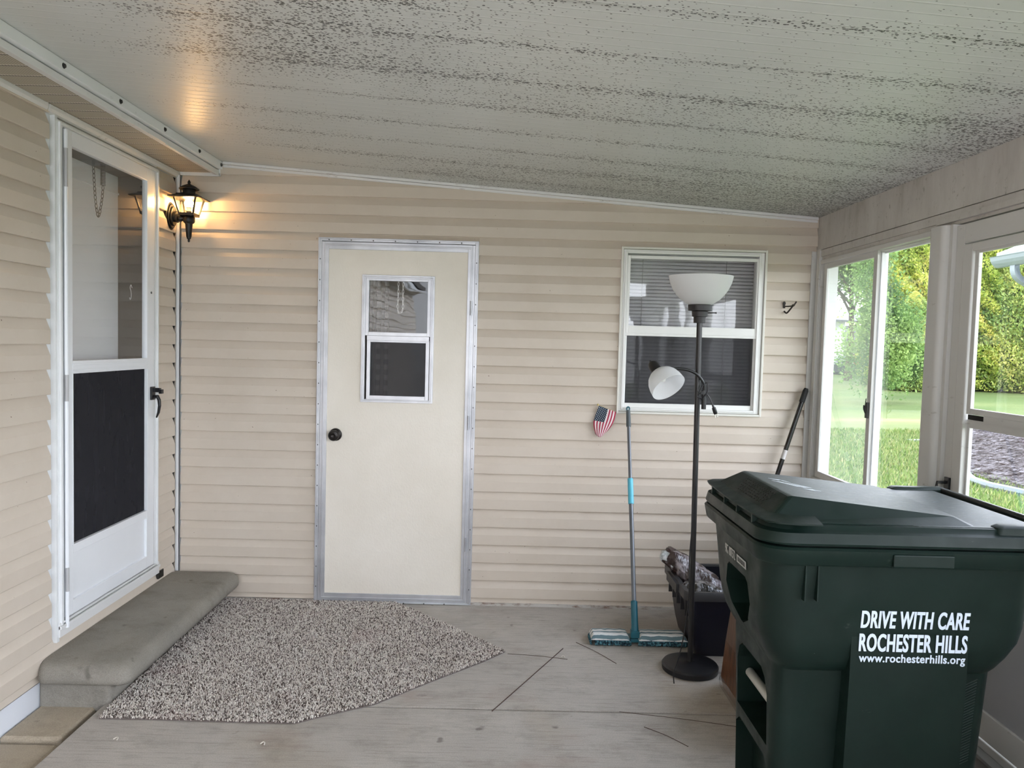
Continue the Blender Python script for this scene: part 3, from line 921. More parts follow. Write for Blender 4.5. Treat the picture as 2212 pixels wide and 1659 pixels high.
def right_window(name, label, ya, yb_, hazy, latch=True):
    """horizontal slider from yb_ (far) to ya (near)"""
    t = thing(name, label, 'window', (XW, (ya + yb_) / 2, 0.75)); t['kind'] = 'structure'
    z0, z1 = 0.76, 1.992
    ym = yb_ - (yb_ - ya) * 0.515
    g = B()
    g.frame('y', ya, yb_, z0, z1, XW - 0.006, XW + 0.085, 0.022, 0.022, 0.04)
    g.frame('y', ya + 0.020, yb_ - 0.02, z0 + 0.02, z1 - 0.012, XW + 0.02, XW + 0.085, 0.018, 0.015, 0.02)
    g.build('window_frame', M_FRAMEW, t, bevel=0.002)
    g = B()
    g.frame('y', ym - 0.028, yb_ - 0.036, z0 + 0.04, z1 - 0.02, XW + 0.008, XW + 0.026, 0.035, 0.03, 0.035)
    g.build('sash', M_FRAMEW, t, bevel=0.002)
    g = B()
    g.frame('y', ya + 0.03, ym + 0.028, z0 + 0.04, z1 - 0.02, XW + 0.040, XW + 0.056, 0.020, 0.015, 0.03)
    g.box(XW + 0.028, XW + 0.036, ym - 0.022, ym - 0.012, z0 + 0.04, z1 - 0.03)
    g.box(XW + 0.026, XW + 0.058, ym - 0.034, ym - 0.028, z0 + 0.04, z1 - 0.03)
    g.build('sash', M_WHITE, t, bevel=0.0015)
    onebox('glass_pane', M_HAZY if hazy else M_GLASSC, (XW + 0.017, XW + 0.0175, ym, yb_ - 0.06, z0 + 0.06, z1 - 0.04), t)
    onebox('glass_pane', M_GLASSC, (XW + 0.048, XW + 0.0485, ya + 0.04, ym, z0 + 0.06, z1 - 0.04), t)
    if latch:
        g = B()
        g.tube(catmull([(XW - 0.006, ym - 0.012, 1.205), (XW - 0.014, ym - 0.022, 1.22), (XW - 0.012, ym - 0.010, 1.24), (XW - 0.008, ym + 0.0, 1.225), (XW - 0.006, ym - 0.012, 1.205)], 5), 0.003, 6)
        g.tube([(XW - 0.008, ym - 0.012, 1.22), (XW - 0.02, ym - 0.045, 1.275)], 0.0022, 6)
        g.box(XW + 0.0, XW + 0.008, ym - 0.02, ym + 0.004, 1.18, 1.255)
        g.build('latch', M_BLACK, t)
    return t
right_window('window_2', 'sliding window in the right wall beside the back corner, far pane hazy', 3.03, 4.205, True)
# rounded white post between window and screen door
g = B()
g.loft([rrect(XW - 0.045, XW + 0.07, 2.945, 3.05, 0.022, z) for z in (0.0, 1.99)])
g.box(XW - 0.02, XW + 0.05, 2.925, 2.95, 0.0, 1.99)
struct(g.build('trim_post_right', M_FRAMEW, smooth=True), 'rounded white post between the sliding window and the right door', 'post')

def right_door():
    t = thing('door_4', 'white storm door in the right wall half hidden by the green bin', 'door', (XW, 2.45, 0.1)); t['kind'] = 'structure'
    ya, yb_ = 1.86, 2.925
    g = B()
    g.frame('y', ya, yb_, 0.10, 1.985, XW - 0.004, XW + 0.06, 0.05, 0.075, 0.03)
    g.build('door_frame', M_FRAMEW, t, bevel=0.003)
    g = B()
    g.frame('y', ya + 0.055, yb_ - 0.055, 0.14, 1.905, XW - 0.008, XW + 0.03, 0.055, 0.030, 0.10)
    g.box(XW - 0.008, XW + 0.03, ya + 0.11, yb_ - 0.11, 0.62, 0.70)
    g.build('door_leaf', M_FRAMEW, t, bevel=0.003)
    g = B(); g.box(XW + 0.0, XW + 0.012, ya + 0.11, yb_ - 0.11, 0.24, 0.62)
    g.build('kick_panel', mat('shade_grey_kick_panel', lin(160, 161, 164), 0.4), t)  # a white panel, its shade put into the colour as grey
    g = B()
    g.frame('y', ya + 0.11, yb_ - 0.118, 1.272, 1.880, XW - 0.002, XW + 0.012, 0.024, 0.014, 0.022)
    g.build('sash', M_FRAMEW, t, bevel=0.0015)
    g = B()
    g.frame('y', ya + 0.11, yb_ - 0.105, 0.70, 1.252, XW + 0.012, XW + 0.026, 0.016, 0.032, 0.03)
    g.build('sash', M_FRAMEW, t, bevel=0.0015)
    g = B(); g.box(XW + 0.0, XW + 0.012, ya + 0.12, yb_ - 0.22, 1.250, 1.272)
    g.build('rail', M_FRAMEW, t)
    g = B(); g.box(XW + 0.006, XW + 0.012, yb_ - 0.22, yb_ - 0.118, 1.252, 1.270)
    g.build('sash_gap', M_DARK, t)
    onebox('glass_pane', M_GLASSC, (XW + 0.004, XW + 0.0045, ya + 0.13, yb_ - 0.135, 1.28, 1.87), t)
    onebox('glass_pane', M_GLASSC, (XW + 0.019, XW + 0.0195, ya + 0.12, yb_ - 0.12, 0.71, 1.24), t)
    g = B()
    g.box(XW - 0.016, XW - 0.006, 2.87, 2.90, 0.93, 1.02)
    g.tube([(XW - 0.016, 2.885, 1.0), (XW - 0.05, 2.885, 1.0), (XW - 0.052, 2.885, 0.98), (XW - 0.05, 2.885, 0.935)], 0.006, 8)
    g.build('door_handle', M_BLACKP, t, bevel=0.002)
    return t
right_door()
g = B(); g.box(XW - 0.02, XW + 0.09, 1.80, 2.985, 0.0, 0.085); g.box(XW - 0.04, XW + 0.05, 1.84, 2.95, 0.085, 0.10)
struct(g.build('trim_threshold', mat('threshold_grey', lin(150, 150, 148), 0.5), bevel=0.002), 'grey threshold under the right door', 'threshold')
right_window('window_3', 'sliding window in the right wall beside the camera', 0.55, 1.72, False, False)
right_window('window_4', 'sliding window in the right wall behind the camera', -0.85, 0.42, False, False)
g = B()
for y in (1.72, 0.42, -0.98): g.box(XW - 0.01, XW + 0.08, y, y + 0.13, 0.0, 1.992)
g.box(XW - 0.0, XW + 0.08, YF, -0.98, 0.74, 1.992)
struct(g.build('trim_posts_right', M_FRAMEW))
# open front end with slim white posts (seen only mirrored in the panes)
g = B()
for x in (-0.35, 0.1, 0.48, 0.86, 1.22, 1.62): g.box(x, x + 0.09, YF, YF + 0.09, -0.05, ceil_z(x + 0.09))
struct(g.build('trim_posts_front', M_FRAMEW))
# outside overhang gutter on the right
g = B(); g.box(2.02, 2.11, YF, 4.25, 2.045, 2.15)
struct(g.build('trim_gutter', M_WHITE, bevel=0.006), 'white roof gutter outside above the right windows', 'gutter')

# ================================================================== THINGS
# ------------------------------------------------------------------ carpet remnant
def carpet():
    poly = [(-1.548, 4.235), (-0.59, 4.243), (-0.29, 3.94), (0.034, 3.592), (-0.07, 3.47), (-0.30, 3.24), (-0.50, 3.03), (-0.68, 2.925), (-0.775, 2.862), (-1.00, 2.862), (-1.30, 2.868), (-1.53, 2.866), (-1.54, 2.95)]
    m = mat('speckled_carpet', lin(170, 160, 156), 0.95, spec=0.1)
    t = NT(m)
    at = t.new('ShaderNodeAttribute'); at.attribute_name = 'tuft'
    c = t.ramp(at.outputs['Fac'], [(0.0, lin(80, 70, 66)[:3]), (0.22, lin(126, 114, 108)[:3]), (0.34, lin(210, 199, 192)[:3]), (0.7, lin(240, 231, 224)[:3]), (1.0, lin(250, 246, 238)[:3])])
    rn = t.noise(2.2, 4, 0.6)
    c = t.mix(t.math('MULTIPLY', t.f01(rn, 0.58, 0.72), 0.28), c, lin(176, 136, 136))
    t.base(c)
    th = thing('carpet_remnant', 'grey and beige speckled carpet remnant cut to a point on the concrete floor', 'carpet', (-0.9, 3.5, 0.0))
    # backing
    g = B()
    n = len(poly)
    g.prism(poly, 0.0005, 0.006, lambda u, v, d: (u, v, d))
    bk = g.build('carpet_backing', mat('carpet_backing', lin(104, 95, 91), 0.95), th)
    # tufts
    rng = np.random.default_rng(3)
    P = np.array(poly)
    sp = 0.0048
    xs = np.arange(P[:, 0].min(), P[:, 0].max(), sp); ys = np.arange(P[:, 1].min(), P[:, 1].max(), sp)
    gx, gy = np.meshgrid(xs, ys); px = gx.ravel() + rng.normal(0, sp * .3, gx.size); py = gy.ravel() + rng.normal(0, sp * .3, gy.size)
    inside = np.zeros(px.size, bool)
    j = n - 1
    for i in range(n):
        xi, yi = P[i]; xj, yj = P[j]
        cond = ((yi > py) != (yj > py)) & (px < (xj - xi) * (py - yi) / (yj - yi + 1e-12) + xi)
        inside ^= cond; j = i
    px, py = px[inside], py[inside]
    N = px.size
    ang = rng.uniform(0, 2 * PI, N); r = rng.uniform(0.0019, 0.0033, N); hh = rng.uniform(0.010, 0.017, N)
    lx, ly = rng.normal(0, 0.003, N), rng.normal(0, 0.003, N)
    verts = np.zeros((N, 7, 3)); 
    for k in range(3):
        a = ang + k * 2 * PI / 3
        verts[:, k, 0] = px + np.cos(a) * r * 0.7; verts[:, k, 1] = py + np.sin(a) * r * 0.7; verts[:, k, 2] = 0.004
        verts[:, 3 + k, 0] = px + lx * .7 + np.cos(a + .5) * r; verts[:, 3 + k, 1] = py + ly * .7 + np.sin(a + .5) * r; verts[:, 3 + k, 2] = hh * 0.75
    verts[:, 6, 0] = px + lx; verts[:, 6, 1] = py + ly; verts[:, 6, 2] = hh
    V = verts.reshape(-1, 3)
    base = np.arange(N)[:, None] * 7
    quads = np.stack([np.stack([base[:, 0] + k, base[:, 0] + (k + 1) % 3, base[:, 0] + 3 + (k + 1) % 3, base[:, 0] + 3 + k], 1) for k in range(3)], 1).reshape(-1, 4)
    tris = np.stack([np.stack([base[:, 0] + 3 + k, base[:, 0] + 3 + (k + 1) % 3, base[:, 0] + 6], 1) for k in range(3)], 1).reshape(-1, 3)
    me = bpy.data.meshes.new('carpet_pile')
    me.vertices.add(len(V)); me.vertices.foreach_set('co', V.ravel())
    li = np.concatenate([quads.ravel(), tris.ravel()])
    me.loops.add(len(li)); me.loops.foreach_set('vertex_index', li.astype(np.int32))
    nf = len(quads) + len(tris)
    me.polygons.add(nf)
    st = np.concatenate([np.arange(len(quads)) * 4, len(quads) * 4 + np.arange(len(tris)) * 3]).astype(np.int32)
    me.polygons.foreach_set('loop_start', st)
    me.update(calc_edges=True); me.validate()
    a = me.attributes.new('tuft', 'FLOAT', 'POINT')
    a.data.foreach_set('value', np.repeat(rng.uniform(0, 1, N), 7).astype(np.float32))
    me.materials.append(m)
    o = bpy.data.objects.new('carpet_pile', me); COL.objects.link(o); o.parent = th; o.matrix_parent_inverse = th.matrix_basis.inverted()
    o['kind'] = 'stuff'
carpet()

# ------------------------------------------------------------------ wall lantern
def lantern():
    cx, cy = -1.733, 4.16
    t = thing('wall_lantern', 'black coach lantern with a glowing bulb on the house wall by the corner', 'lamp', (XL + 0.012, cy, 2.14))
    M = M_BLACK
    Mx = Matrix.Rotation(PI / 2, 4, 'Y')
    g = B()
    # stepped oval back plate
    def plate(sx, sz, x0, x1, mb):
        rings = []
        for x in (x0, x1):
            rings.append([Vector((x, cy + sx * math.cos(a) * (1 + .04 * math.cos(4 * a)), 2.128 + sz * math.sin(a))) for a in [2 * PI * k / 28 for k in range(28)]])
        mb.loft(rings)
    plate(0.056, 0.075, XL + 0.004, XL + 0.020, g); plate(0.049, 0.066, XL + 0.020, XL + 0.028, g); plate(0.040, 0.052, XL + 0.028, XL + 0.038, g)
    g.build('back_plate', M, t, bevel=0.003, smooth=True)
    g = B()
    g.tube(catmull([(XL + 0.035, cy, 2.128), (XL + 0.060, cy, 2.118), (XL + 0.085, cy, 2.118), (cx, cy, 2.122)], 5), [0.032] * 3 + [0.026] * 3 + [0.017] * 3 + [0.013] * 7, 14)
    g.build('arm', M, t, smooth=True)
    g = B()
    g.lathe([(0.0, 1.990), (0.004, 1.992), (0.0065, 1.998), (0.005, 2.004), (0.008, 2.008), (0.011, 2.011), (0.011, 2.016), (0.0135, 2.020), (0.019, 2.085), (0.020, 2.090), (0.028, 2.096), (0.031, 2.104), (0.031, 2.122), (0.026, 2.130), (0.018, 2.135), (0.0, 2.135)], (cx, cy, 0), 24, None, False)
    g.build('tail_stem', M, t, smooth=True)
    # cage
    zb, zt, hb, ht = 2.138, 2.222, 0.036, 0.058
    g = B()
    g.frame('x', cx - hb - .004, cx + hb + .004, cy - 1, cy + 1, 0, 0, 0) if False else None
    g.box(cx - hb - 0.005, cx + hb + 0.005, cy - hb - 0.005, cy + hb + 0.005, zb - 0.008, zb)
    for sx in (-1, 1):
        for sy in (-1, 1):
            g.tube([(cx + sx * hb, cy + sy * hb, zb - 0.004), (cx + sx * ht, cy + sy * ht, zt + 0.004)], 0.0055, 4)
    for (s, ax) in ((-1, 0), (1, 0), (-1, 1), (1, 1)):
        if ax == 0: g.tube([(cx + s * hb, cy - hb, zb + .003), (cx + s * hb, cy + hb, zb + .003)], 0.005, 4)
        else: g.tube([(cx - hb, cy + s * hb, zb + .003), (cx + hb, cy + s * hb, zb + .003)], 0.005, 4)
    g.build('cage', M, t)
    g = B()
    q = [(cx + sx * (ht - .001), cy + sy * (ht - .001), zt) for sx, sy in ((-1, -1), (1, -1), (1, 1), (-1, 1))] 
    p = [(cx + sx * (hb - .001), cy + sy * (hb - .001), zb) for sx, sy in ((-1, -1), (1, -1), (1, 1), (-1, 1))]
    g.add(p + q, [(0, 1, 5, 4), (1, 2, 6, 5), (2, 3, 7, 6), (3, 0, 4, 7)])
    g.build('glass_pane', M_GLASSC, t)
    # roof
    g = B()
    def sq(h, z): return rrect(cx - h, cx + h, cy - h, cy + h, 0.004, z, 2)
    g.loft([sq(0.078, zt - 0.001), sq(0.083, zt + 0.001), sq(0.083, zt + 0.005), sq(0.052, zt + 0.018), sq(0.050, zt + 0.024), sq(0.034, zt + 0.027)])
    g.build('roof', M, t, smooth=False)
    g = B()
    g.lathe([(0.032, 2.246), (0.032, 2.268), (0.030, 2.272), (0.050, 2.272), (0.052, 2.276), (0.049, 2.279), (0.034, 2.290), (0.020, 2.297), (0.010, 2.301), (0.006, 2.305), (0.0085, 2.310), (0.007, 2.315), (0.003, 2.322), (0.0, 2.327)], (cx, cy, 0), 28)
    g.build('chimney_cap', M, t, smooth=True)
    g = B()
    g.lathe([(0.014, zb), (0.014, zb + 0.018), (0.0, zb + 0.018)], (cx, cy, 0), 16, None, False)
    g.build('socket', mat('socket', lin(60, 58, 56), 0.5), t)
    g = B()
    g.lathe([(0.012, zb + 0.017), (0.0125, zb + 0.034), (0.016, zb + 0.040)], (cx, cy, 0), 18, None, False)
    bb = g.build('bulb_neck', mat('bulb_neck', lin(236, 226, 206), 0.4), t)
    e = bpy.data.materials.new('glowing_bulb'); e.use_nodes = True
    b = e.node_tree.nodes['Principled BSDF']
    b.inputs['Base Color'].default_value = (1, 0.9, 0.7, 1)
    b.inputs['Emission Color'].default_value = (1.0, 0.56, 0.20, 1)
    b.inputs['Emission Strength'].default_value = 90.0
    g = B()
    g.lathe([(0.016, zb + 0.040), (0.021, zb + 0.048), (0.0235, zb + 0.058), (0.022, zb + 0.068), (0.016, zb + 0.076), (0.007, zb + 0.0795), (0.0, zb + 0.080)], (cx, cy, 0), 22, None, False)
    g.build('bulb', e, t, smooth=True)
lantern()

# ------------------------------------------------------------------ torchiere floor lamp
def floor_lamp():
    bx, by = 0.892, 3.445
    tx = 0.872
    t = thing('floor_lamp', 'black torchiere floor lamp with a white bowl and a side reading shade', 'lamp', (bx, by, 0))
    def px(z): return bx + (tx - bx) * z / 1.7
    g = B(); g.lathe([(0.0, 0.0), (0.124, 0.0), (0.128, 0.004), (0.129, 0.024), (0.124, 0.031), (0.112, 0.034), (0.03, 0.036), (0.018, 0.040), (0.0, 0.041)], (bx, by, 0), 56, None, False)
    g.build('base', M_BLACKP, t, smooth=True)
    g = B(); g.tube([(px(0.03), by, 0.03), (px(0.62), by, 0.62), (px(0.62), by, 0.62), (px(1.20), by, 1.20), (px(1.20), by, 1.20), (px(1.63), by, 1.63)], 0.0125, 16)
    g.build('pole', mat('black_lamp_pole', lin(30, 29, 30), 0.3), t, smooth=True)
    g = B(); g.lathe([(0.0125, 1.605), (0.026, 1.605), (0.027, 1.632), (0.034, 1.634), (0.036, 1.656), (0.034, 1.658), (0.052, 1.660), (0.054, 1.684), (0.050, 1.687), (0.0, 1.688)], (px(1.64), by, 0), 36)
    g.tube([(px(1.64) + 0.035, by - 0.008, 1.651), (px(1.64) + 0.060, by - 0.016, 1.6515), (px(1.64) + 0.072, by - 0.018, 1.6515)], [0.0022, 0.0022, 0.004], 8)
    g.build('socket_cup', mat('dark_socket', lin(38, 36, 38), 0.45), t, smooth=True)
    m = mat('frosted_white_shade', lin(240, 240, 240), 0.35)
    n = NT(m); n.b.inputs['Subsurface Weight'].default_value = 0.0
    n.b.inputs['Transmission Weight'].default_value = 0.0
    nt = m.node_tree; out = nt.nodes['Material Output']
    tl = nt.nodes.new('ShaderNodeBsdfTranslucent'); tl.inputs[0].default_value = (0.93, 0.95, 0.97, 1)
    mx = nt.nodes.new('ShaderNodeMixShader'); mx.inputs[0].default_value = 0.42
    nt.links.new(n.b.outputs[0], mx.inputs[1]); nt.links.new(tl.outputs[0], mx.inputs[2]); nt.links.new(mx.outputs[0], out.inputs[0])
    outer = [(0.050, 1.688), (0.062, 1.694), (0.085, 1.709), (0.106, 1.730), (0.124, 1.757), (0.136, 1.784), (0.143, 1.812), (0.1435, 1.815)]
    inner = [(0.141, 1.815), (0.133, 1.786), (0.121, 1.760), (0.103, 1.733), (0.083, 1.713), (0.060, 1.698), (0.0, 1.694)]
    g = B(); g.lathe(outer + inner, (px(1.7), by - 0.0, 0), 64, None, False)
    g.build('bowl_shade', m, t, smooth=True)
    # reading arm
    jx, jz = px(1.33), 1.325
    arm = catmull([(px(1.25) + 0.026, by - 0.016, 1.255), (px(1.25) + 0.026, by - 0.016, 1.30), (px(1.33) + 0.020, by - 0.020, 1.335), (px(1.33) - 0.012, by - 0.026, 1.372), (px(1.33) - 0.060, by - 0.036, 1.392), (px(1.33) - 0.12, by - 0.048, 1.396), (px(1.33) - 0.168, by - 0.056, 1.394)], 6)
    g = B(); g.tube(arm, 0.0062, 12)
    for q in range(18):
        c = arm[12 + q] if 12 + q < len(arm) else arm[-1]
    g.build('reading_arm', M_BLACK, t, smooth=True)
    g = B(); g.tube([(px(1.27) + 0.026, by - 0.016, 1.215), (px(1.27) + 0.026, by - 0.016, 1.262), (px(1.30) + 0.022, by - 0.016, 1.30)], [0.0105, 0.0105, 0.008], 14)
    g.box(px(1.28) - 0.004, px(1.28) + 0.028, by - 0.024, by + 0.004, 1.282, 1.296)
    g.build('arm_mount', M_BLACK, t, smooth=True)
    # socket and shade: axis points down to the right and towards the room
    A = Vector((0.40, -0.62, -0.68)).normalized()
    S = Vector((px(1.33) - 0.212, by - 0.045, 1.405))
    R = A.to_track_quat('Z', 'Y').to_matrix().to_4x4()
    g = B()
    g.lathe([(0.0, -0.036), (0.003, -0.035), (0.004, -0.024), (0.014, -0.022), (0.022, -0.012), (0.0245, 0.004), (0.0245, 0.044), (0.020, 0.050), (0.0, 0.050)], S, 26, R, False)
    g.build('reading_socket', M_BLACK, t, smooth=True)
    g = B()
    outer = [(0.026, 0.038), (0.045, 0.046), (0.060, 0.060), (0.071, 0.080), (0.077, 0.104), (0.079, 0.128), (0.0795, 0.132)]
    inner = [(0.0775, 0.132), (0.0745, 0.104), (0.068, 0.082), (0.057, 0.063), (0.043, 0.050), (0.024, 0.043)]
    g.lathe(outer + inner, S, 48, R, False)
    g.build('reading_shade', m, t, smooth=True)
    g = B(); g.lathe([(0.010, 0.05), (0.011, 0.058), (0.014, 0.072), (0.013, 0.084), (0.008, 0.092), (0.0, 0.094)], S, 20, R, False)
    g.build('reading_bulb', mat('unlit_bulb', lin(236, 236, 232), 0.2), t, smooth=True)
    # cord: down the pole, off the base and the plug dangling beside the arm
    g = B()
    pts = catmull([(px(1.29) + 0.018, by - 0.024, 1.262), (px(1.29) + 0.040, by - 0.024, 1.30), (px(1.29) + 0.034, by - 0.022, 1.335), (px(1.3) + 0.005, by - 0.024, 1.30), (px(1.2) - 0.002, by - 0.026, 1.20), (px(0.9) - 0.004, by - 0.020, 0.93), (px(0.7) - 0.012, by - 0.020, 0.70), (px(0.5) - 0.022, by - 0.024, 0.52), (px(0.35) - 0.022, by - 0.028, 0.33), (px(.2) - 0.046, by - 0.045, 0.16), (px(.1) - 0.082, by - 0.10, 0.078), (px(.1) - 0.105, by - 0.135, 0.040), (px(.1) - 0.108, by - 0.16, 0.004)], 8)
    g.tube(pts, 0.0026, 8)
    pts = catmull([(px(1.29) + 0.010, by - 0.026, 1.29), (px(1.29) - 0.008, by - 0.03, 1.275), (px(1.29) + 0.012, by - 0.03, 1.262), (px(1.29) + 0.034, by - 0.028, 1.283), (px(1.29) + 0.052, by - 0.026, 1.262), (px(1.29) + 0.064, by - 0.026, 1.236)], 6)
    g.tube(pts, 0.0026, 8)
    g.build('cord', M_BLACKP, t, smooth=True)
    d = Vector((0.35, 0, -0.94)); c = Vector((px(1.29) + 0.064, by - 0.026, 1.238))
    g = B(); g.tube([c, c + d * 0.014, c + d * 0.015, c + d * 0.040, c + d * 0.046], [0.0045, 0.0055, 0.009, 0.010, 0.007], 10)
    pl = g.build('plug', M_BLACKP, t, smooth=True)
    s = Vector((0.94, 0, 0.35))
    g = B()
    for k in (-1, 1):
        a = c + d * 0.045 + s * 0.0045 * k
        g.tube([a, a + d * 0.017], 0.0030, 4)
    g.build('plug_prong', mat('shiny_brass', lin(235, 232, 224), 0.25, metal=0.6), pl)
floor_lamp()

# ------------------------------------------------------------------ double sided mop broom
def broom():
    by = 3.765
    t = thing('dust_mop', 'grey and teal dust mop with striped fabric head leaning against the window sill', 'mop', (0.69, by, 0))
    A = Vector((0.690, by - 0.03, 0.06)); Bv = Vector((0.690, YB - 0.053, 1.150))
    A = Vector((0.683, by - 0.03, 0.075))
    g = B(); g.tube([A + (Bv - A) * 0.09, A + (Bv - A) * 0.60], 0.0115, 14); g.tube([A + (Bv - A) * 0.60, A + (Bv - A) * 0.965], 0.0095, 14)
    g.build('handle', mat('grey_painted_steel', lin(112, 116, 122), 0.3, metal=0.4), t, smooth=True)
    L = (Bv - A)
    g = B(); g.tube([A + L * 0.538, A + L * 0.54, A + L * 0.655, A + L * 0.657], [0.0125, 0.0150, 0.0150, 0.0125], 16)
    g.build('grip_collar', mat('cyan_plastic', lin(96, 190, 214), 0.4), t, smooth=True)
    g = B(); g.tube([A + L * 0.905, A + L * 0.91, A + L * 0.985], [0.0125, 0.0135, 0.0115], 16)
    g.build('end_cap', mat('grey_rubber_cap', lin(84, 92, 96), 0.5), t, smooth=True)
    g = B(); c = A + L * 0.994
    for k in range(12):
        a0, a1 = 2 * PI * k / 12, 2 * PI * (k + 1) / 12
        g.tube([c + Vector((math.cos(a0) * 0.008, 0, math.sin(a0) * 0.011)), c + Vector((math.cos(a1) * 0.008, 0, math.sin(a1) * 0.011))], 0.0042, 8)
    mt = mat('teal_plastic', lin(30, 96, 112), 0.4)
    g.build('hanging_loop', mt, t, smooth=True)
    g = B(); g.tube([A + L * -0.01, A + L * 0.02, A + L * 0.115, A + L * 0.118], [0.019, 0.0175, 0.0165, 0.012], 12)
    g.box(0.662, 0.704, by - 0.052, by - 0.012, 0.036, 0.072)
    g.build('socket', mt, t, bevel=0.003, smooth=True)
    # head: flat board, fabric pad on top, loops fringe round it
    x0, x1, y0, y1 = 0.462, 0.945, by - 0.065, by + 0.055
    g = B(); g.box(x0 + 0.02, x1 - 0.02, y0 + 0.02, y1 - 0.02, 0.012, 0.030)
    g.build('head_board', mt, t, bevel=0.004)
    m = mat('striped_mop_fabric', lin(226, 228, 228), 0.95, spec=0.1)
    n = NT(m); tc = n.new('ShaderNodeTexCoord'); sx = n.new('ShaderNodeSeparateXYZ'); n.link(tc.outputs['Object'], sx.inputs[0])
    f = n.math('FRACT', n.math('ADD', n.math('DIVIDE', sx.outputs['Y'], 0.036), n.math('MULTIPLY', n.noise(40, 3), 0.12)))
    n.base(n.mix(n.math('LESS_THAN', f, 0.26), lin(228, 230, 230), lin(112, 136, 144)))
    n.bump(n.noise(300, 3, 0.7), 0.7, 0.003)
    for (xa, xb) in ((x0, 0.655), (0.70, x1)):
        nx, ny = 30, 13
        g = B(); vs = []
        for i in range(nx + 1):
            for j in range(ny + 1):
                u, v = i / nx, j / ny
                x = xa + (xb - xa) * u; y = y0 + 0.004 + (y1 - y0 - 0.008) * v
                e = min(1, min(u, 1 - u) * 14) * min(1, min(v, 1 - v) * 7)
                z = 0.030 + 0.020 * (e ** 0.5) + 0.006 * abs(math.sin(v * PI * 3.3 + .3)) * e + 0.003 * noise.noise(Vector((x * 40, y * 40, 1)))
                vs.append((x, y + 0.0012 * math.sin(x * 60), z))
        fs = [(i * (ny + 1) + j, (i + 1) * (ny + 1) + j, (i + 1) * (ny + 1) + j + 1, i * (ny + 1) + j + 1) for i in range(nx) for j in range(ny)]
        o = len(vs)
        vs += [(x, y, 0.028) for (x, y, z) in vs]
        fs += [tuple(o + k for k in reversed(f_)) for f_ in fs]
        g.add(vs, fs)
        # skirt sides
        rim = [i * (ny + 1) for i in range(nx + 1)] + [nx * (ny + 1) + j for j in range(1, ny + 1)] + [i * (ny + 1) + ny for i in range(nx - 1, -1, -1)] + [j for j in range(ny - 1, 0, -1)]
        for a, b in zip(rim, rim[1:] + rim[:1]): g.f.append((a, b, b + o, a + o))
        g.build('mop_pad', m, t, smooth=True)
    g = B()
    rnd = random.Random(5)
    def loop(x, y, dx, dy):
        h = rnd.uniform(0.024, 0.03); w = 0.0055
        out = Vector((dx, dy, 0)); side = Vector((-dy, dx, 0))
        c = Vector((x, y, 0))
        r = rnd.uniform(-.3, .3)
        p = [c + Vector((0, 0, h)), c + out * 0.010 + side * r * .006 + Vector((0, 0, h * .75)), c + out * 0.013 + side * r * .012 + Vector((0, 0, 0.009)), c + out * 0.006 + side * r * .014 + Vector((0, 0, 0.0045))]
        g.tube(catmull(p, 3), 0.0042, 6)
    for x in np.arange(x0 + 0.02, x1 - 0.01, 0.0082):
        if 0.66 < x < 0.70: continue
        loop(x, y0 + 0.012, 0, -1); loop(x + .004, y0 + 0.020, 0, -1)
        loop(x, y1 - 0.012, 0, 1)
    for y in np.arange(y0 + 0.01, y1 - 0.01, 0.0085): loop(x0 + 0.010, y, -1, 0); loop(x1 - 0.012, y, 1, 0)
    mm = mat('teal_chenille', lin(34, 92, 108), 0.95)
    n = NT(mm); n.base(n.ramp(n.noise(90, 2), [(0.42, lin(18, 44, 58)[:3]), (0.62, lin(84, 134, 146)[:3])]))
    fr = g.build('chenille_fringe', mm, t, smooth=True); fr['kind'] = 'stuff'
broom()

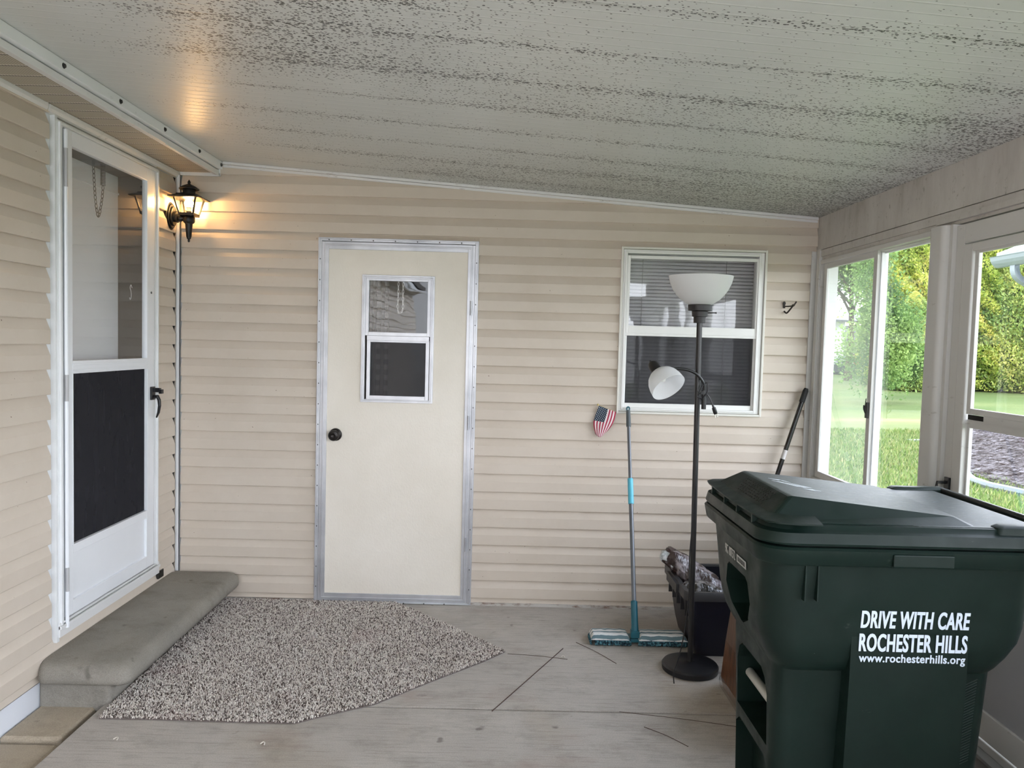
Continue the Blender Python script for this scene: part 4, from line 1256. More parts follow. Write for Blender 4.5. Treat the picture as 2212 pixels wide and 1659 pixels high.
# ------------------------------------------------------------------ small flag at the window corner
def flag():
    t = thing('small_flag', 'small stars and stripes flag on a stick by the back window', 'flag', (0.53, YB - 0.05, 1.16))
    Y = YB - 0.045
    # hoist runs from (0.527,1.160) to (0.628,1.118); the cloth hangs down from it
    m = bpy.data.materials.new('flag_cloth'); m.use_nodes = True
    n = NT(m); n.b.inputs['Roughness'].default_value = 0.85
    uv = n.new('ShaderNodeUVMap'); sx = n.new('ShaderNodeSeparateXYZ'); n.link(uv.outputs[0], sx.inputs[0])
    U, V = sx.outputs['X'], sx.outputs['Y']
    st = n.math('LESS_THAN', n.math('FRACT', n.math('MULTIPLY', n.math('ADD', U, 0.0), 6.5)), 0.5)
    c = n.mix(st, lin(238, 228, 228), lin(172, 52, 78))
    can = n.math('MULTIPLY', n.math('LESS_THAN', U, 7 / 13), n.math('LESS_THAN', V, 0.50))
    a = n.math('SUBTRACT', n.math('FRACT', n.math('MULTIPLY', U, 8.6)), 0.5); b = n.math('SUBTRACT', n.math('FRACT', n.math('MULTIPLY', V, 12.0)), 0.5)
    a2 = n.math('SUBTRACT', n.math('FRACT', n.math('ADD', n.math('MULTIPLY', U, 8.6), 0.5)), 0.5); b2 = n.math('SUBTRACT', n.math('FRACT', n.math('ADD', n.math('MULTIPLY', V, 12.0), 0.5)), 0.5)
    d1 = n.math('ADD', n.math('MULTIPLY', a, a), n.math('MULTIPLY', b, b)); d2 = n.math('ADD', n.math('MULTIPLY', a2, a2), n.math('MULTIPLY', b2, b2))
    star = n.math('LESS_THAN', n.math('MINIMUM', d1, d2), 0.022)
    c = n.mix(can, c, n.mix(star, lin(34, 48, 66), lin(215, 225, 230)))
    n.base(c)
    TLp, TRp = Vector((0.528, Y, 1.156)), Vector((0.622, Y - 0.01, 1.124))
    nu, nv = 16, 20
    vs = []; uvs = []
    for j in range(nv + 1):
        v = j / nv
        left = Vector((0.528 - 0.032 * math.sin(min(1, v * 1.25) * PI / 2) + 0.045 * max(0, v - 0.55) ** 1.2, 0, 1.156 - 0.160 * v ** 0.95))
        right = Vector((0.622 - 0.012 * v - 0.050 * v ** 2.6, 0, 1.124 - 0.125 * v))
        for i in range(nu + 1):
            u = i / nu
            p = left.lerp(right, u)
            p.z -= 0.016 * math.sin(u * PI) * v ** 3
            p.y = Y - 0.010 * u + 0.006 * math.sin(u * 5 + v * 3) - 0.012 * v
            vs.append(p); uvs.append((u, v))
    fs = [(j * (nu + 1) + i, j * (nu + 1) + i + 1, (j + 1) * (nu + 1) + i + 1, (j + 1) * (nu + 1) + i) for j in range(nv) for i in range(nu)]
    g = B(); g.add(vs, fs)
    o = g.build('flag_cloth', m, t, smooth=True)
    uvl = o.data.uv_layers.new(name='UVMap')
    for l in o.data.loops: uvl.data[l.index].uv = uvs[l.vertex_index]
    sd = o.modifiers.new('thickness', 'SOLIDIFY'); sd.thickness = 0.0006
    g = B(); g.tube([TLp + Vector((-0.004, 0, 0.004)), TRp + Vector((0.025, 0.034, -0.010))], 0.0022, 8)
    g.build('stick', mat('flag_stick', lin(196, 176, 140), 0.5), t)
    g = B(); g.lathe([(0, 0), (0.0045, 0.002), (0.005, 0.006), (0.003, 0.010), (0, 0.012)], TLp + Vector((-0.006, 0, 0.000)), 10, None, False)
    g.build('finial', mat('gold_tip', lin(210, 190, 120), 0.35, metal=0.5), t, smooth=True)
flag()

# ------------------------------------------------------------------ hook on the wall
def hook():
    t = thing('plant_hook', 'rusty black iron hook bracket on the siding right of the back window', 'hook', (1.548, YB - 0.026, 1.724))
    Y = YB - 0.026
    g = B()
    pts = [(1.541, 1.690), (1.546, 1.684), (1.552, 1.688), (1.555, 1.700), (1.553, 1.745), (1.556, 1.758), (1.550, 1.766), (1.543, 1.764), (1.539, 1.755), (1.541, 1.745), (1.539, 1.70)]
    g.prism(pts, Y - 0.004, Y + 0.001, lambda u, v, d: (u, d, v))
    mi = mat('rusty_iron', lin(40, 32, 28), 0.6, var=0.4, vs=60)
    g.build('plate', mi, t, bevel=0.001)
    g = B()
    g.tube(catmull([(1.548, Y, 1.712), (1.553, Y - 0.028, 1.700), (1.562, Y - 0.052, 1.718), (1.570, Y - 0.066, 1.735), (1.576, Y - 0.072, 1.742), (1.588, Y - 0.074, 1.762)], 6), [0.0045] * 20 + [0.004] * 11, 8)
    g.tube([(1.548, Y, 1.738), (1.560, Y - 0.036, 1.737), (1.572, Y - 0.068, 1.738)], 0.0035, 8)
    g.lathe([(0, -0.007), (0.007, -0.004), (0.009, 0), (0.007, 0.004), (0, 0.007)], (1.574, Y - 0.068, 1.742), 12, None, False)
    g.build('arm', mi, t, smooth=True)
hook()

# ------------------------------------------------------------------ black pole leaning in the right corner
def pole():
    t = thing('black_pole', 'black pole with a small white sticker leaning in the right back corner', 'pole', (1.32, 4.16, 0))
    a, b = Vector((1.672, 4.205, 1.270)), Vector((1.288, 4.150, 0.02))
    d = (b - a)
    g = B(); g.tube([a, b], 0.0125, 14)
    g.build('shaft', mat('gloss_black_pole', lin(18, 18, 20), 0.2), t, smooth=True)
    g = B(); g.tube([a + d * -0.012, a + d * 0.0, a + d * 0.05], [0.010, 0.0155, 0.0155], 14)
    g.build('tip_cap', M_RUBBER, t, smooth=True)
    g = B(); g.tube([a + d * 0.265, a + d * 0.305], 0.0129, 14)
    g.build('sticker', mat('pole_sticker', lin(196, 192, 190), 0.5), t, smooth=True)
    g = B(); g.tube([a + d * 0.98, a + d * 1.0], 0.018, 12)
    g.build('foot', M_RUBBER, t)
pole()

# ------------------------------------------------------------------ navy storage tote
def tote():
    x0, x1, y0, y1, h = 0.885, 1.36, 3.555, 4.06, 0.326
    t = thing('storage_tote', 'nearly black navy plastic tote behind the floor lamp', 'tote', (1.12, 3.8, 0))
    m = mat('navy_plastic', lin(14, 15, 30), 0.4)
    m2 = mat('charcoal_plastic', lin(44, 44, 46), 0.42)
    g = B()
    o = [rrect(x0 + 0.075, x1 - 0.06, y0 + 0.05, y1 - 0.05, 0.03, 0.0), rrect(x0 + 0.06, x1 - 0.05, y0 + 0.035, y1 - 0.035, 0.03, 0.06), rrect(x0 + 0.022, x1 - 0.02, y0 + 0.018, y1 - 0.018, 0.035, h - 0.05), rrect(x0 + 0.02, x1 - 0.02, y0 + 0.016, y1 - 0.016, 0.035, h - 0.006),
         rrect(x0 + 0.026, x1 - 0.026, y0 + 0.022, y1 - 0.022, 0.03, h - 0.006), rrect(x0 + 0.03, x1 - 0.028, y0 + 0.024, y1 - 0.024, 0.03, h - 0.05), rrect(x0 + 0.078, x1 - 0.066, y0 + 0.055, y1 - 0.055, 0.03, 0.010)]
    g.loft(o)
    g.build('tub', m, t, smooth=True)
    g = B()
    o = [rrect(x0 + 0.022, x1 - 0.022, y0 + 0.018, y1 - 0.018, 0.035, h - 0.042), rrect(x0, x1, y0, y1, 0.04, h - 0.042), rrect(x0, x1, y0, y1, 0.04, h - 0.006), rrect(x0 + 0.004, x1 - .004, y0 + .004, y1 - .004, 0.04, h), rrect(x0 + 0.026, x1 - 0.026, y0 + 0.022, y1 - 0.022, 0.035, h), rrect(x0 + 0.028, x1 - 0.028, y0 + 0.024, y1 - 0.024, 0.035, h - 0.01)]
    g.loft(o, cap=False)
    g.box(x0 - 0.012, x0 + 0.02, y0 + 0.14, y1 - 0.14, h - 0.05, h - 0.004)
    g.build('rim', m2, t, smooth=True)
    g = B()
    for y in np.linspace(y0 + 0.07, y1 - 0.07, 5):
        B().box(x0 + 0.018, x0 + 0.05, y - 0.004, y + 0.004, 0.19, h - 0.045).build('rib', m2, t)
tote()

def plastic_mat(name, c0, c1, sc=14):
    m = mat(name, lin(*c0), 0.22, spec=0.7)
    n = NT(m)
    nz = n.noise(sc, 3, 0.55, (1, 1, 0.6))
    n.base(n.ramp(nz, [(0.44, lin(*c0)[:3]), (0.54, lin(*c1)[:3]), (0.62, lin(*c0)[:3])]))
    n.bump(n.noise(18, 3, 0.6, (2.0, 0.5, 1)), 0.8, 0.012)
    return m
def blob(name, label, cat, c, r, axis, m, group=None, seed=0, n=(40, 28), amp=0.12, parts=None):
    """a lumpy pillow-shaped bag"""
    A = Vector(axis).normalized(); R = A.to_track_quat('X', 'Z').to_matrix()
    g = B(); rings = []
    for i in range(n[0] + 1):
        u = -1 + 2 * i / n[0]
        s = max(0.001, (1 - abs(u) ** 2.6)) ** 0.42
        ring = []
        for k in range(n[1]):
            a = 2 * PI * k / n[1]
            p = Vector((u * r[0], math.cos(a) * r[1] * s, math.sin(a) * r[2] * s))
            nz = noise.fractal(Vector((p.x * 16 + seed, p.y * 16, p.z * 16)), 1, 2, 3)
            p *= 1 + amp * nz
            ring.append(Vector(c) + R @ p)
        rings.append(ring)
    g.loft(rings)
    return g
def bags():
    t = thing('mulch_bag', 'shiny brown and silver plastic bag with green print slumped in the tote', 'bag', (1.02, 3.85, 0.25))
    g = blob('a', '', '', (1.015, 3.86, 0.315), (0.20, 0.075, 0.062), (0.72, -0.30, -0.47), None, seed=1, amp=0.22)
    g.build('bag_body', plastic_mat('brown_bag_film', (60, 46, 45), (150, 142, 146)), t, smooth=True)
    g = blob('a', '', '', (0.925, 3.905, 0.372), (0.095, 0.052, 0.040), (0.85, -0.15, -0.40), None, seed=4, amp=0.25)
    g.build('bag_top', plastic_mat('pale_bag_film', (216, 220, 222), (168, 178, 180), 16), t, smooth=True)
    g = blob('a', '', '', (0.965, 3.882, 0.368), (0.042, 0.026, 0.022), (0.8, -0.25, -0.45), None, seed=6, amp=0.1)
    g.build('green_print', mat('leaf_green_print', lin(110, 180, 84), 0.35, var=0.25, vs=40), t, smooth=True)
    t2 = thing('clear_bag', 'crumpled dark clear plastic bag at the near rim of the tote', 'bag', (0.99, 3.68, 0.29))
    g = blob('a', '', '', (1.00, 3.66, 0.300), (0.105, 0.062, 0.046), (0.9, -0.40, -0.15), None, seed=9, amp=0.2)
    g.build('bag_body', plastic_mat('crinkled_dark_film', (34, 32, 32), (130, 130, 134), 20), t2, smooth=True)
bags()

# ------------------------------------------------------------------ firewood print bundle behind the bin
def bundle():
    t = thing('firewood_bundle', 'brown wood patterned bundle in clear wrap standing between lamp base and bin', 'bundle', (1.1, 3.0, 0))
    m = mat('firewood_print', lin(120, 74, 44), 0.4, spec=0.5)
    n = NT(m)
    a = n.noise(16, 6, 0.7, (1, 1.6, 0.28))
    c = n.ramp(a, [(0.34, lin(22, 15, 12)[:3]), (0.46, lin(82, 50, 32)[:3]), (0.56, lin(116, 76, 48)[:3]), (0.68, lin(40, 26, 18)[:3])])
    tc = n.new('ShaderNodeTexCoord'); sx = n.new('ShaderNodeSeparateXYZ'); n.link(tc.outputs['Object'], sx.inputs[0])
    up = n.math('GREATER_THAN', sx.outputs['Z'], 0.225)
    c = n.mix(n.math('MULTIPLY', up, 0.55), c, lin(118, 96, 84))
    n.base(c); n.bump(a, 0.5, 0.004)
    g = B()
    g.loft([rrect(0.995, 1.26, 2.70, 3.29, 0.03, 0.002), rrect(0.985, 1.27, 2.69, 3.30, 0.035, 0.05), rrect(0.990, 1.27, 2.70, 3.27, 0.035, 0.22), rrect(0.995, 1.26, 2.72, 3.235, 0.04, 0.37), rrect(1.03, 1.23, 2.76, 3.18, 0.05, 0.40)])
    g.build('wood_print_sack', m, t, smooth=True)
    g = B()
    g.loft([rrect(0.982, 1.274, 2.686, 3.304, 0.036, 0.004), rrect(0.978, 1.278, 2.682, 3.308, 0.038, 0.03), rrect(0.982, 1.274, 2.686, 3.304, 0.036, 0.055)], cap=False)
    g.build('clear_wrap', m_glass('wrap_film', 0.3, haze=0.14, hazecol=(0.7, 0.68, 0.64)), t, smooth=True)
bundle()

# ------------------------------------------------------------------ green wheeled bin
def bool_cut(o, cutters):
    for cme in cutters:
        c = bpy.data.objects.new('cut', cme); COL.objects.link(c)
        md = o.modifiers.new('b', 'BOOLEAN'); md.operation = 'DIFFERENCE'; md.solver = 'EXACT'; md.object = c
        bpy.context.view_layer.update()
        dg = bpy.context.evaluated_depsgraph_get()
        me = bpy.data.meshes.new_from_object(o.evaluated_get(dg))
        o.modifiers.clear(); o.data = me
        bpy.data.objects.remove(c)
def mesh_of(g):
    me = bpy.data.meshes.new('c'); me.from_pydata(g.v, [], g.f)
    bm = bmesh.new(); bm.from_mesh(me); bmesh.ops.recalc_face_normals(bm, faces=bm.faces); bm.to_mesh(me); bm.free()
    return me
def text_mesh(txt, x0, x1, z0, z1, place, m, name, parent, bold=0.014, depth=0.0006, shift=0.0):
    """lettering fitted into a box; place(u, v, d) -> world"""
    cu = bpy.data.curves.new('t', 'FONT'); cu.body = txt; cu.offset = bold; cu.resolution_u = 4; cu.space_character = 1.07
    cu.extrude = 0.0
    o = bpy.data.objects.new('t', cu); COL.objects.link(o)
    bpy.context.view_layer.update()
    me = bpy.data.meshes.new_from_object(o.evaluated_get(bpy.context.evaluated_depsgraph_get()))
    bpy.data.objects.remove(o)
    xs = [v.co.x for v in me.vertices]; ys = [v.co.y for v in me.vertices]
    a0, a1, b0, b1 = min(xs), max(xs), min(ys), max(ys)
    bm = bmesh.new()
    lay = bm.verts.layers.float.new('lift')
    for q, sh in enumerate((-shift, shift, 0.0)):
        k = len(bm.verts); bm.from_mesh(me); bm.verts.ensure_lookup_table()
        for v in bm.verts[k:]: v.co.x += sh; v[lay] = 0.0002 * q
    a0 -= shift; a1 += shift
    for v in bm.verts:
        u = x0 + (v.co.x - a0) / (a1 - a0) * (x1 - x0); w = z0 + (v.co.y - b0) / (b1 - b0) * (z1 - z0)
        v.co = place(u, w, depth + v[lay])
    bmesh.ops.recalc_face_normals(bm, faces=bm.faces)
    bm.to_mesh(me); bm.free()
    me.materials.clear(); me.materials.append(m)
    ob = bpy.data.objects.new(name, me); COL.objects.link(ob); ob.parent = parent; ob.matrix_parent_inverse = Matrix.Identity(4)
    return ob

def bin_():
    t = thing('wheeled_bin', 'dark green wheeled bin with white lettering in front of the right door', 'bin', (0, 0, 0))
    m = mat('dark_green_plastic', lin(14, 32, 28), 0.42, spec=0.28)
    n = NT(m)
    nz = n.noise(5, 5, 0.7)
    sc = n.noise(60, 3, 0.8, (1, 1, 1))
    c = n.ramp(nz, [(0.3, lin(13, 29, 25)[:3]), (0.7, lin(18, 36, 31)[:3])])
    c = n.mix(n.math('MULTIPLY', n.f01(n.noise(4.5, 6, 0.8, (1, 1, 2.4)), 0.66, 0.78), 0.22), c, lin(150, 160, 156))
    c = n.mix(n.f01(sc, 0.77, 0.80), c, lin(110, 122, 118))
    n.base(c); n.link(n.f01(n.noise(12, 4), -0.4, 1.6), n.b.inputs['Roughness'])
    n.bump(n.noise(420, 2), 0.12, 0.0006)
    # ---- body
    g = B()
    R = [rrect(0.800, 1.395, 2.125, 2.495, 0.05, 0.03), rrect(0.795, 1.400, 2.11, 2.50, 0.05, 0.30), rrect(0.785, 1.405, 2.085, 2.51, 0.05, 0.592),
         rrect(0.772, 1.415, 2.062, 2.53, 0.065, 0.612), rrect(0.755, 1.440, 2.046, 2.552, 0.080, 0.645), rrect(0.742, 1.470, 2.038, 2.568, 0.088, 0.690), rrect(0.735, 1.480, 2.034, 2.575, 0.088, 0.735),
         rrect(0.728, 1.480, 2.022, 2.588, 0.080, 0.84), rrect(0.722, 1.478, 2.008, 2.602, 0.075, 0.922)]
    g.loft(R)
    # centre panels of both long sides run straight down
    for (ya, yb_) in ((2.034, 2.30), (2.30, 2.572)):
        s = ya < 2.1
        yy = ya if s else yb_
        vs = []
        g.loft([[Vector(p) for p in ((0.968, yy if s else 2.4, z), (1.292, yy if s else 2.4, z), (1.292, 2.2 if s else yy, z), (0.968, 2.2 if s else yy, z))] for z, yy in ((0.03, 2.058 if s else 2.55), (0.60, 2.037 if s else 2.57), (0.74, 2.036 if s else 2.57))])
    body = g.build('body', m, t, smooth=True)
    cuts = []
    c1 = B()   # upper grab pocket in the front face
    poly = [(2.185, 0.742), (2.205, 0.800), (2.225, 0.812), (2.385, 0.812), (2.405, 0.800), (2.425, 0.742), (2.385, 0.680), (2.315, 0.648), (2.295, 0.648), (2.225, 0.680)]
    c1.prism(poly, 0.60, 0.815, lambda u, v, d: (d, u, v)); cuts.append(mesh_of(c1))
    c2 = B()
    poly = [(2.165, 0.330), (2.165, 0.480), (2.185, 0.525), (2.215, 0.545), (2.395, 0.545), (2.425, 0.525), (2.445, 0.480), (2.445, 0.330)]
    c2.prism(poly, 0.60, 0.90, lambda u, v, d: (d, u, v)); cuts.append(mesh_of(c2))
    c3 = B()
    poly = [(2.140, -0.02), (2.140, 0.250), (2.19, 0.290), (2.42, 0.290), (2.47, 0.250), (2.47, -0.02)]
    c3.prism(poly, 0.60, 0.86, lambda u, v, d: (d, u, v)); cuts.append(mesh_of(c3))
    bool_cut(body, cuts)
    body.data.materials.clear(); body.data.materials.append(m)
    # rim band and ribs
    g = B()
    g.loft([rrect(0.715, 1.480, 2.003, 2.605, 0.070, 0.918), rrect(0.702, 1.495, 1.992, 2.618, 0.075, 0.916), rrect(0.697, 1.500, 1.986, 2.622, 0.078, 0.922), rrect(0.690, 1.502, 1.980, 2.628, 0.080, 0.960), rrect(0.696, 1.498, 1.986, 2.622, 0.078, 0.966), rrect(0.72, 1.47, 2.01, 2.59, 0.06, 0.966)])
    g.build('rim', m, t, smooth=True)
    g = B()
    for x in (0.822, 0.856): B().box(x - 0.0018, x + 0.0018, 2.004, 2.04, 0.815, 0.918).build('rib', m, t)
    g = B(); g.box(1.042, 1.205, 1.976, 1.99, 0.921, 0.955)
    g.build('rim_tab', m, t, bevel=0.003)
    # ridged grip panels on the recessed corners
    g = B()
    for k in range(30):
        z0 = 0.30 + k * 0.0085
        ys = 2.1095 - (z0 - .3) * .0856; a = Vector((1.298, ys, z0)); b = Vector((1.354, ys - .002, z0 + 0.030))
        g.tube([a, b], 0.0013, 5)
    g.build('grip_ridges', m, t)
    g = B(); g.tube([(0.832, 2.15, 0.428), (0.832, 2.46, 0.428)], 0.0145, 18)
    g.build('lift_bar', mat('zinc_bar', lin(186, 186, 178), 0.45, metal=0.3), t, smooth=True)
    # ---- lid
    g = B()
    g.loft([rrect(0.715, 1.475, 2.005, 2.60, 0.080, 0.966), rrect(0.715, 1.475, 2.005, 2.60, 0.080, 0.973), rrect(0.694, 1.492, 1.984, 2.624, 0.082, 0.973), rrect(0.692, 1.494, 1.982, 2.626, 0.082, 0.978), rrect(0.698, 1.490, 1.990, 2.620, 0.080, 1.004), rrect(0.706, 1.484, 1.998, 2.612, 0.078, 1.008), rrect(0.712, 1.480, 2.004, 2.606, 0.074, 1.010), rrect(0.716, 1.478, 2.012, 2.600, 0.070, 1.022)])
    lid = g.build('lid', m, t, smooth=True)
    g = B()  # raised dome
    yc = 2.305
    base = [(0.716, 2.035), (0.716, 2.575), (1.335, 2.560), (1.335, 2.050)]
    crestf, crestb = 0.800, 1.245
    v = [(0.712, 2.045, 1.024), (0.712, 2.565, 1.024), (1.315, 2.580, 1.020), (1.315, 2.030, 1.020),
         (0.800, 2.100, 1.085), (0.800, 2.502, 1.085), (1.235, 2.520, 1.042), (1.235, 2.082, 1.042), (1.130, 2.515, 1.062), (1.130, 2.086, 1.062)]
    v = [(0.712, 2.020, 1.021), (0.712, 2.590, 1.021), (1.300, 2.590, 1.019), (1.300, 2.020, 1.019),
         (0.800, 2.092, 1.085), (0.800, 2.512, 1.085), (1.262, 2.535, 1.040), (1.262, 2.072, 1.040)]
    g.add(v, [(0, 3, 2, 1), (4, 5, 6, 7), (0, 4, 7, 3), (1, 2, 6, 5), (0, 1, 5, 4), (3, 7, 6, 2)])
    ml = mat('scuffed_green_lid', lin(40, 56, 53), 0.2, spec=0.6)
    nn = NT(ml)
    sc1 = nn.noise(9, 7, 0.8, (1, 1, 1)); sc2 = nn.noise(36, 6, 0.85, (0.7, 2.0, 1))
    cc = nn.ramp(sc1, [(0.35, lin(22, 36, 34)[:3]), (0.65, lin(36, 50, 48)[:3])])
    cc = nn.mix(nn.math('MULTIPLY', nn.f01(sc2, 0.52, 0.66), 0.5), cc, lin(120, 132, 138))
    nn.base(cc); nn.link(nn.f01(sc2, -0.25, 1.25), nn.b.inputs['Roughness'])
    dome = g.build('lid_dome', m, t, bevel=0.010, seg=3)
    dome.data.materials.append(ml)
    for p in dome.data.polygons:
        if p.normal.z > 0.9: p.material_index = 1
    g = B(); g.loft([rrect(1.10, 1.474, 2.02, 2.590, 0.03, 1.020), rrect(1.102, 1.472, 2.022, 2.588, 0.03, 1.024)])
    g.build('lid_back', ml, t, smooth=True)
    # front lip handle wrapping the front corners
    g = B()
    path = [(0.845, 1.966), (0.785, 1.966), (0.735, 1.978), (0.708, 2.010), (0.700, 2.06), (0.694, 2.2), (0.692, 2.305), (0.694, 2.41), (0.700, 2.55), (0.708, 2.60), (0.735, 2.632), (0.785, 2.644), (0.845, 2.644)]
    inn = [(0.845, 2.02), (0.80, 2.02), (0.77, 2.03), (0.75, 2.05), (0.735, 2.08), (0.73, 2.2), (0.73, 2.305), (0.73, 2.41), (0.735, 2.53), (0.75, 2.56), (0.77, 2.58), (0.80, 2.59), (0.845, 2.59)]
    n_ = len(path)
    def zt(i): return 1.026 + (0.0 if i in (0, n_ - 1) else 0.006)
    vs = [(x, y, 1.034) for x, y in path] + [(x, y, 1.030) for x, y in path] + [(x, y, 1.044) for x, y in inn] + [(x, y, 1.030) for x, y in inn]
    fs = []
    for i in range(n_ - 1):
        fs += [(i, i + 1, 2 * n_ + i + 1, 2 * n_ + i), (n_ + i, 3 * n_ + i, 3 * n_ + i + 1, n_ + i + 1), (i, n_ + i, n_ + i + 1, i + 1), (2 * n_ + i, 2 * n_ + i + 1, 3 * n_ + i + 1, 3 * n_ + i)]
    fs += [(0, 2 * n_, 3 * n_, n_), (n_ - 1, 2 * n_ - 1, 4 * n_ - 1, 3 * n_ - 1)]
    g.add(vs, fs)
    for y in (2.10, 2.24, 2.37, 2.51): g.box(0.700, 0.735, y - 0.004, y + 0.004, 1.005, 1.031)
    g.build('lid_lip', m, t, smooth=True)
    # hinge ears and rear handle bar
    g = B()
    for (ya, yb_) in ((2.00, 2.05), (2.565, 2.615)):
        g = B()
        g.loft([rrect(1.33, 1.53, ya, yb_, 0.012, 1.008), rrect(1.335, 1.528, ya + .003, yb_ - .003, 0.012, 1.026), rrect(1.345, 1.52, ya + .01, yb_ - .01, 0.010, 1.032)])
        g.build('hinge_block', m, t, smooth=True)
    g = B(); g.tube([(1.512, 2.005, 1.022), (1.512, 2.61, 1.022)], 0.011, 16)
    g.build('handle_bar', mat('black_bar', lin(24, 28, 28), 0.35), t, smooth=True)
    # wheels
    for y in (2.13, 2.50):
        g = B(); g.lathe([(0.0, -0.022), (0.03, -0.024), (0.10, -0.022), (0.118, -0.020), (0.125, -0.010), (0.125, 0.010), (0.118, 0.020), (0.10, 0.022), (0.03, 0.024), (0.0, 0.022)], (1.46, y - 0.045 if y < 2.3 else y + 0.045, 0.125), 36, Matrix.Rotation(PI / 2, 4, 'X'), False)
        g.build('wheel', M_RUBBER, t, smooth=True)
    g = B(); g.tube([(1.46, 2.06, 0.125), (1.46, 2.57, 0.125)], 0.010, 10); g.box(1.38, 1.47, 2.13, 2.50, 0.10, 0.18)
    g.build('axle', M_SCREW, t)
    # ---- lettering on the side
    mw = mat('white_vinyl_letters', lin(214, 226, 240), 0.45)
    def side(u, v, d):
        # panel leans: y = 2.036 at z .74, 2.022 at .84
        y = 2.034 + (0.735 - v) * 0.03 if v < 0.735 else 2.034 - (v - 0.735) * 0.1143
        return Vector((u, y - 0.0012 - d, v))
    text_mesh('DRIVE WITH CARE', 0.989, 1.287, 0.736, 0.787, side, mw, 'lettering', t, 0.022, shift=0.022)
    text_mesh('ROCHESTER HILLS', 0.988, 1.287, 0.670, 0.721, side, mw, 'lettering', t, 0.022, shift=0.022)
    text_mesh('www.rochesterhills.org', 0.990, 1.284, 0.633, 0.664, side, mw, 'lettering', t, 0.018, shift=0.012)
    mg = mat('grey_stamped_digits', lin(205, 206, 202), 0.5)
    def fr(u, v, d):
        return Vector((0.7265 + (0.84 - v) * 0.07 - 0.0006 - d, u, v))
    text_mesh('9RT 007572', 2.415, 2.310, 0.836, 0.866, fr, mg, 'serial_number', t, 0.010, shift=0.02)
    g = B(); g.add([fr(2.295, 0.838, 0), fr(2.205, 0.838, 0), fr(2.205, 0.862, 0), fr(2.295, 0.862, 0), fr(2.295, 0.838, .0006), fr(2.205, 0.838, .0006), fr(2.205, 0.862, .0006), fr(2.295, 0.862, .0006)], [(0, 1, 2, 3), (4, 7, 6, 5), (0, 4, 5, 1), (1, 5, 6, 2), (2, 6, 7, 3), (3, 7, 4, 0)])
    lb = g.build('barcode_label', mat('label_white', lin(176, 178, 174), 0.5), t)
    g = B(); u = 2.285
    rr = random.Random(2)
    while u > 2.218:
        w = rr.choice((0.0008, 0.0014, 0.0022))
        a = [fr(u, 0.843, .0007), fr(u - w, 0.843, .0007), fr(u - w, 0.857, .0007), fr(u, 0.857, .0007)]
        b = [fr(u, 0.843, .001), fr(u - w, 0.843, .001), fr(u - w, 0.857, .001), fr(u, 0.857, .001)]
        g.add(a + b, [(0, 1, 2, 3), (4, 7, 6, 5), (0, 4, 5, 1), (1, 5, 6, 2), (2, 6, 7, 3), (3, 7, 4, 0)])
        u -= w + rr.choice((0.001, 0.0016, 0.0024))
    g.build('bars', mat('bar_black', lin(50, 50, 50), 0.6), lb)
    # embossed warning lines on the sloping front of the dome, worn white decal on its top
    g = B()
    def fd(u, s, d=0.0):     # u along y, s up the slope
        return Vector((0.712 + 0.088 * s - d * 0.6, u, 1.021 + 0.064 * s + d))
    rr = random.Random(8)
    for k in range(6):
        s = 0.82 - k * 0.085
        u = 2.42 - k * 0.004
        while u > 2.17:
            w = rr.uniform(0.008, 0.024)
            a = [fd(u, s), fd(u - w, s), fd(u - w, s + 0.035), fd(u, s + 0.035)]; b = [fd(u, s, .0012), fd(u - w, s, .0012), fd(u - w, s + 0.035, .0012), fd(u, s + 0.035, .0012)]
            g.add(a + b, [(0, 1, 2, 3), (4, 7, 6, 5), (0, 4, 5, 1), (1, 5, 6, 2), (2, 6, 7, 3), (3, 7, 4, 0)])
            u -= w + rr.uniform(0.003, 0.006)
    g.build('embossed_notice', mat('dark_emboss', lin(16, 22, 20), 0.5), t)
    g = B()
    def td(x, y, d=0.0): return Vector((x, y, 1.0853 - (x - 0.80) * 0.0974 + d))
    for poly in ([(0.845, 2.395), (0.870, 2.375), (0.882, 2.385), (0.885, 2.368), (0.905, 2.362), (0.880, 2.392)], [(0.842, 2.355), (0.850, 2.355), (0.905, 2.285), (0.896, 2.285)], [(0.858, 2.350), (0.866, 2.350), (0.925, 2.285), (0.915, 2.280)], [(0.885, 2.350), (0.905, 2.335), (0.945, 2.290), (0.930, 2.290)], [(0.905, 2.260), (0.935, 2.262), (0.940, 2.252), (0.955, 2.248), (0.925, 2.246)]):
        k = len(poly)
        g.add([td(x, y) for x, y in poly] + [td(x, y, .0006) for x, y in poly], [tuple(range(k)), tuple(reversed(range(k, 2 * k)))] + [(i, (i + 1) % k, k + (i + 1) % k, k + i) for i in range(k)])
    g.build('worn_decal', mat('worn_white_decal', lin(222, 230, 236), 0.5), t)
bin_()

# ------------------------------------------------------------------ dry stems on the slab
ms = mat('dry_stem', lin(72, 52, 44), 0.8)
for (a, b, r, lab) in (((-0.018, 2.999), (0.318, 3.652), 0.0019, 'longest dark dry stem lying diagonally on the slab right of the carpet'),
                       ((0.046, 3.575), (0.330, 3.526), 0.0011, 'thin dry stem running right from the carpet tip'),
                       ((0.39, 3.735), (0.557, 3.49), 0.0013, 'thin dark stem poking out from under the left end of the dust mop'),
                       ((0.50, 3.02), (1.02, 2.90), 0.0010, 'thin pale straw along the slab joint near the bin'),
                       ((0.58, 2.90), (0.72, 2.76), 0.0012, 'short dark stem on the slab left of the bin')):
    g = B(); a = Vector((*a, r)); b = Vector((*b, r)); mid = a.lerp(b, .5) + Vector((0.004, 0.003, 0.002))
    g.tube(catmull([a, mid, b], 6), r, 6)
    tag(g.build('dry_stem', ms), lab, 'stem', 'dry stems on the porch floor')
ml_ = mat('lint', lin(214, 208, 198), 0.9)
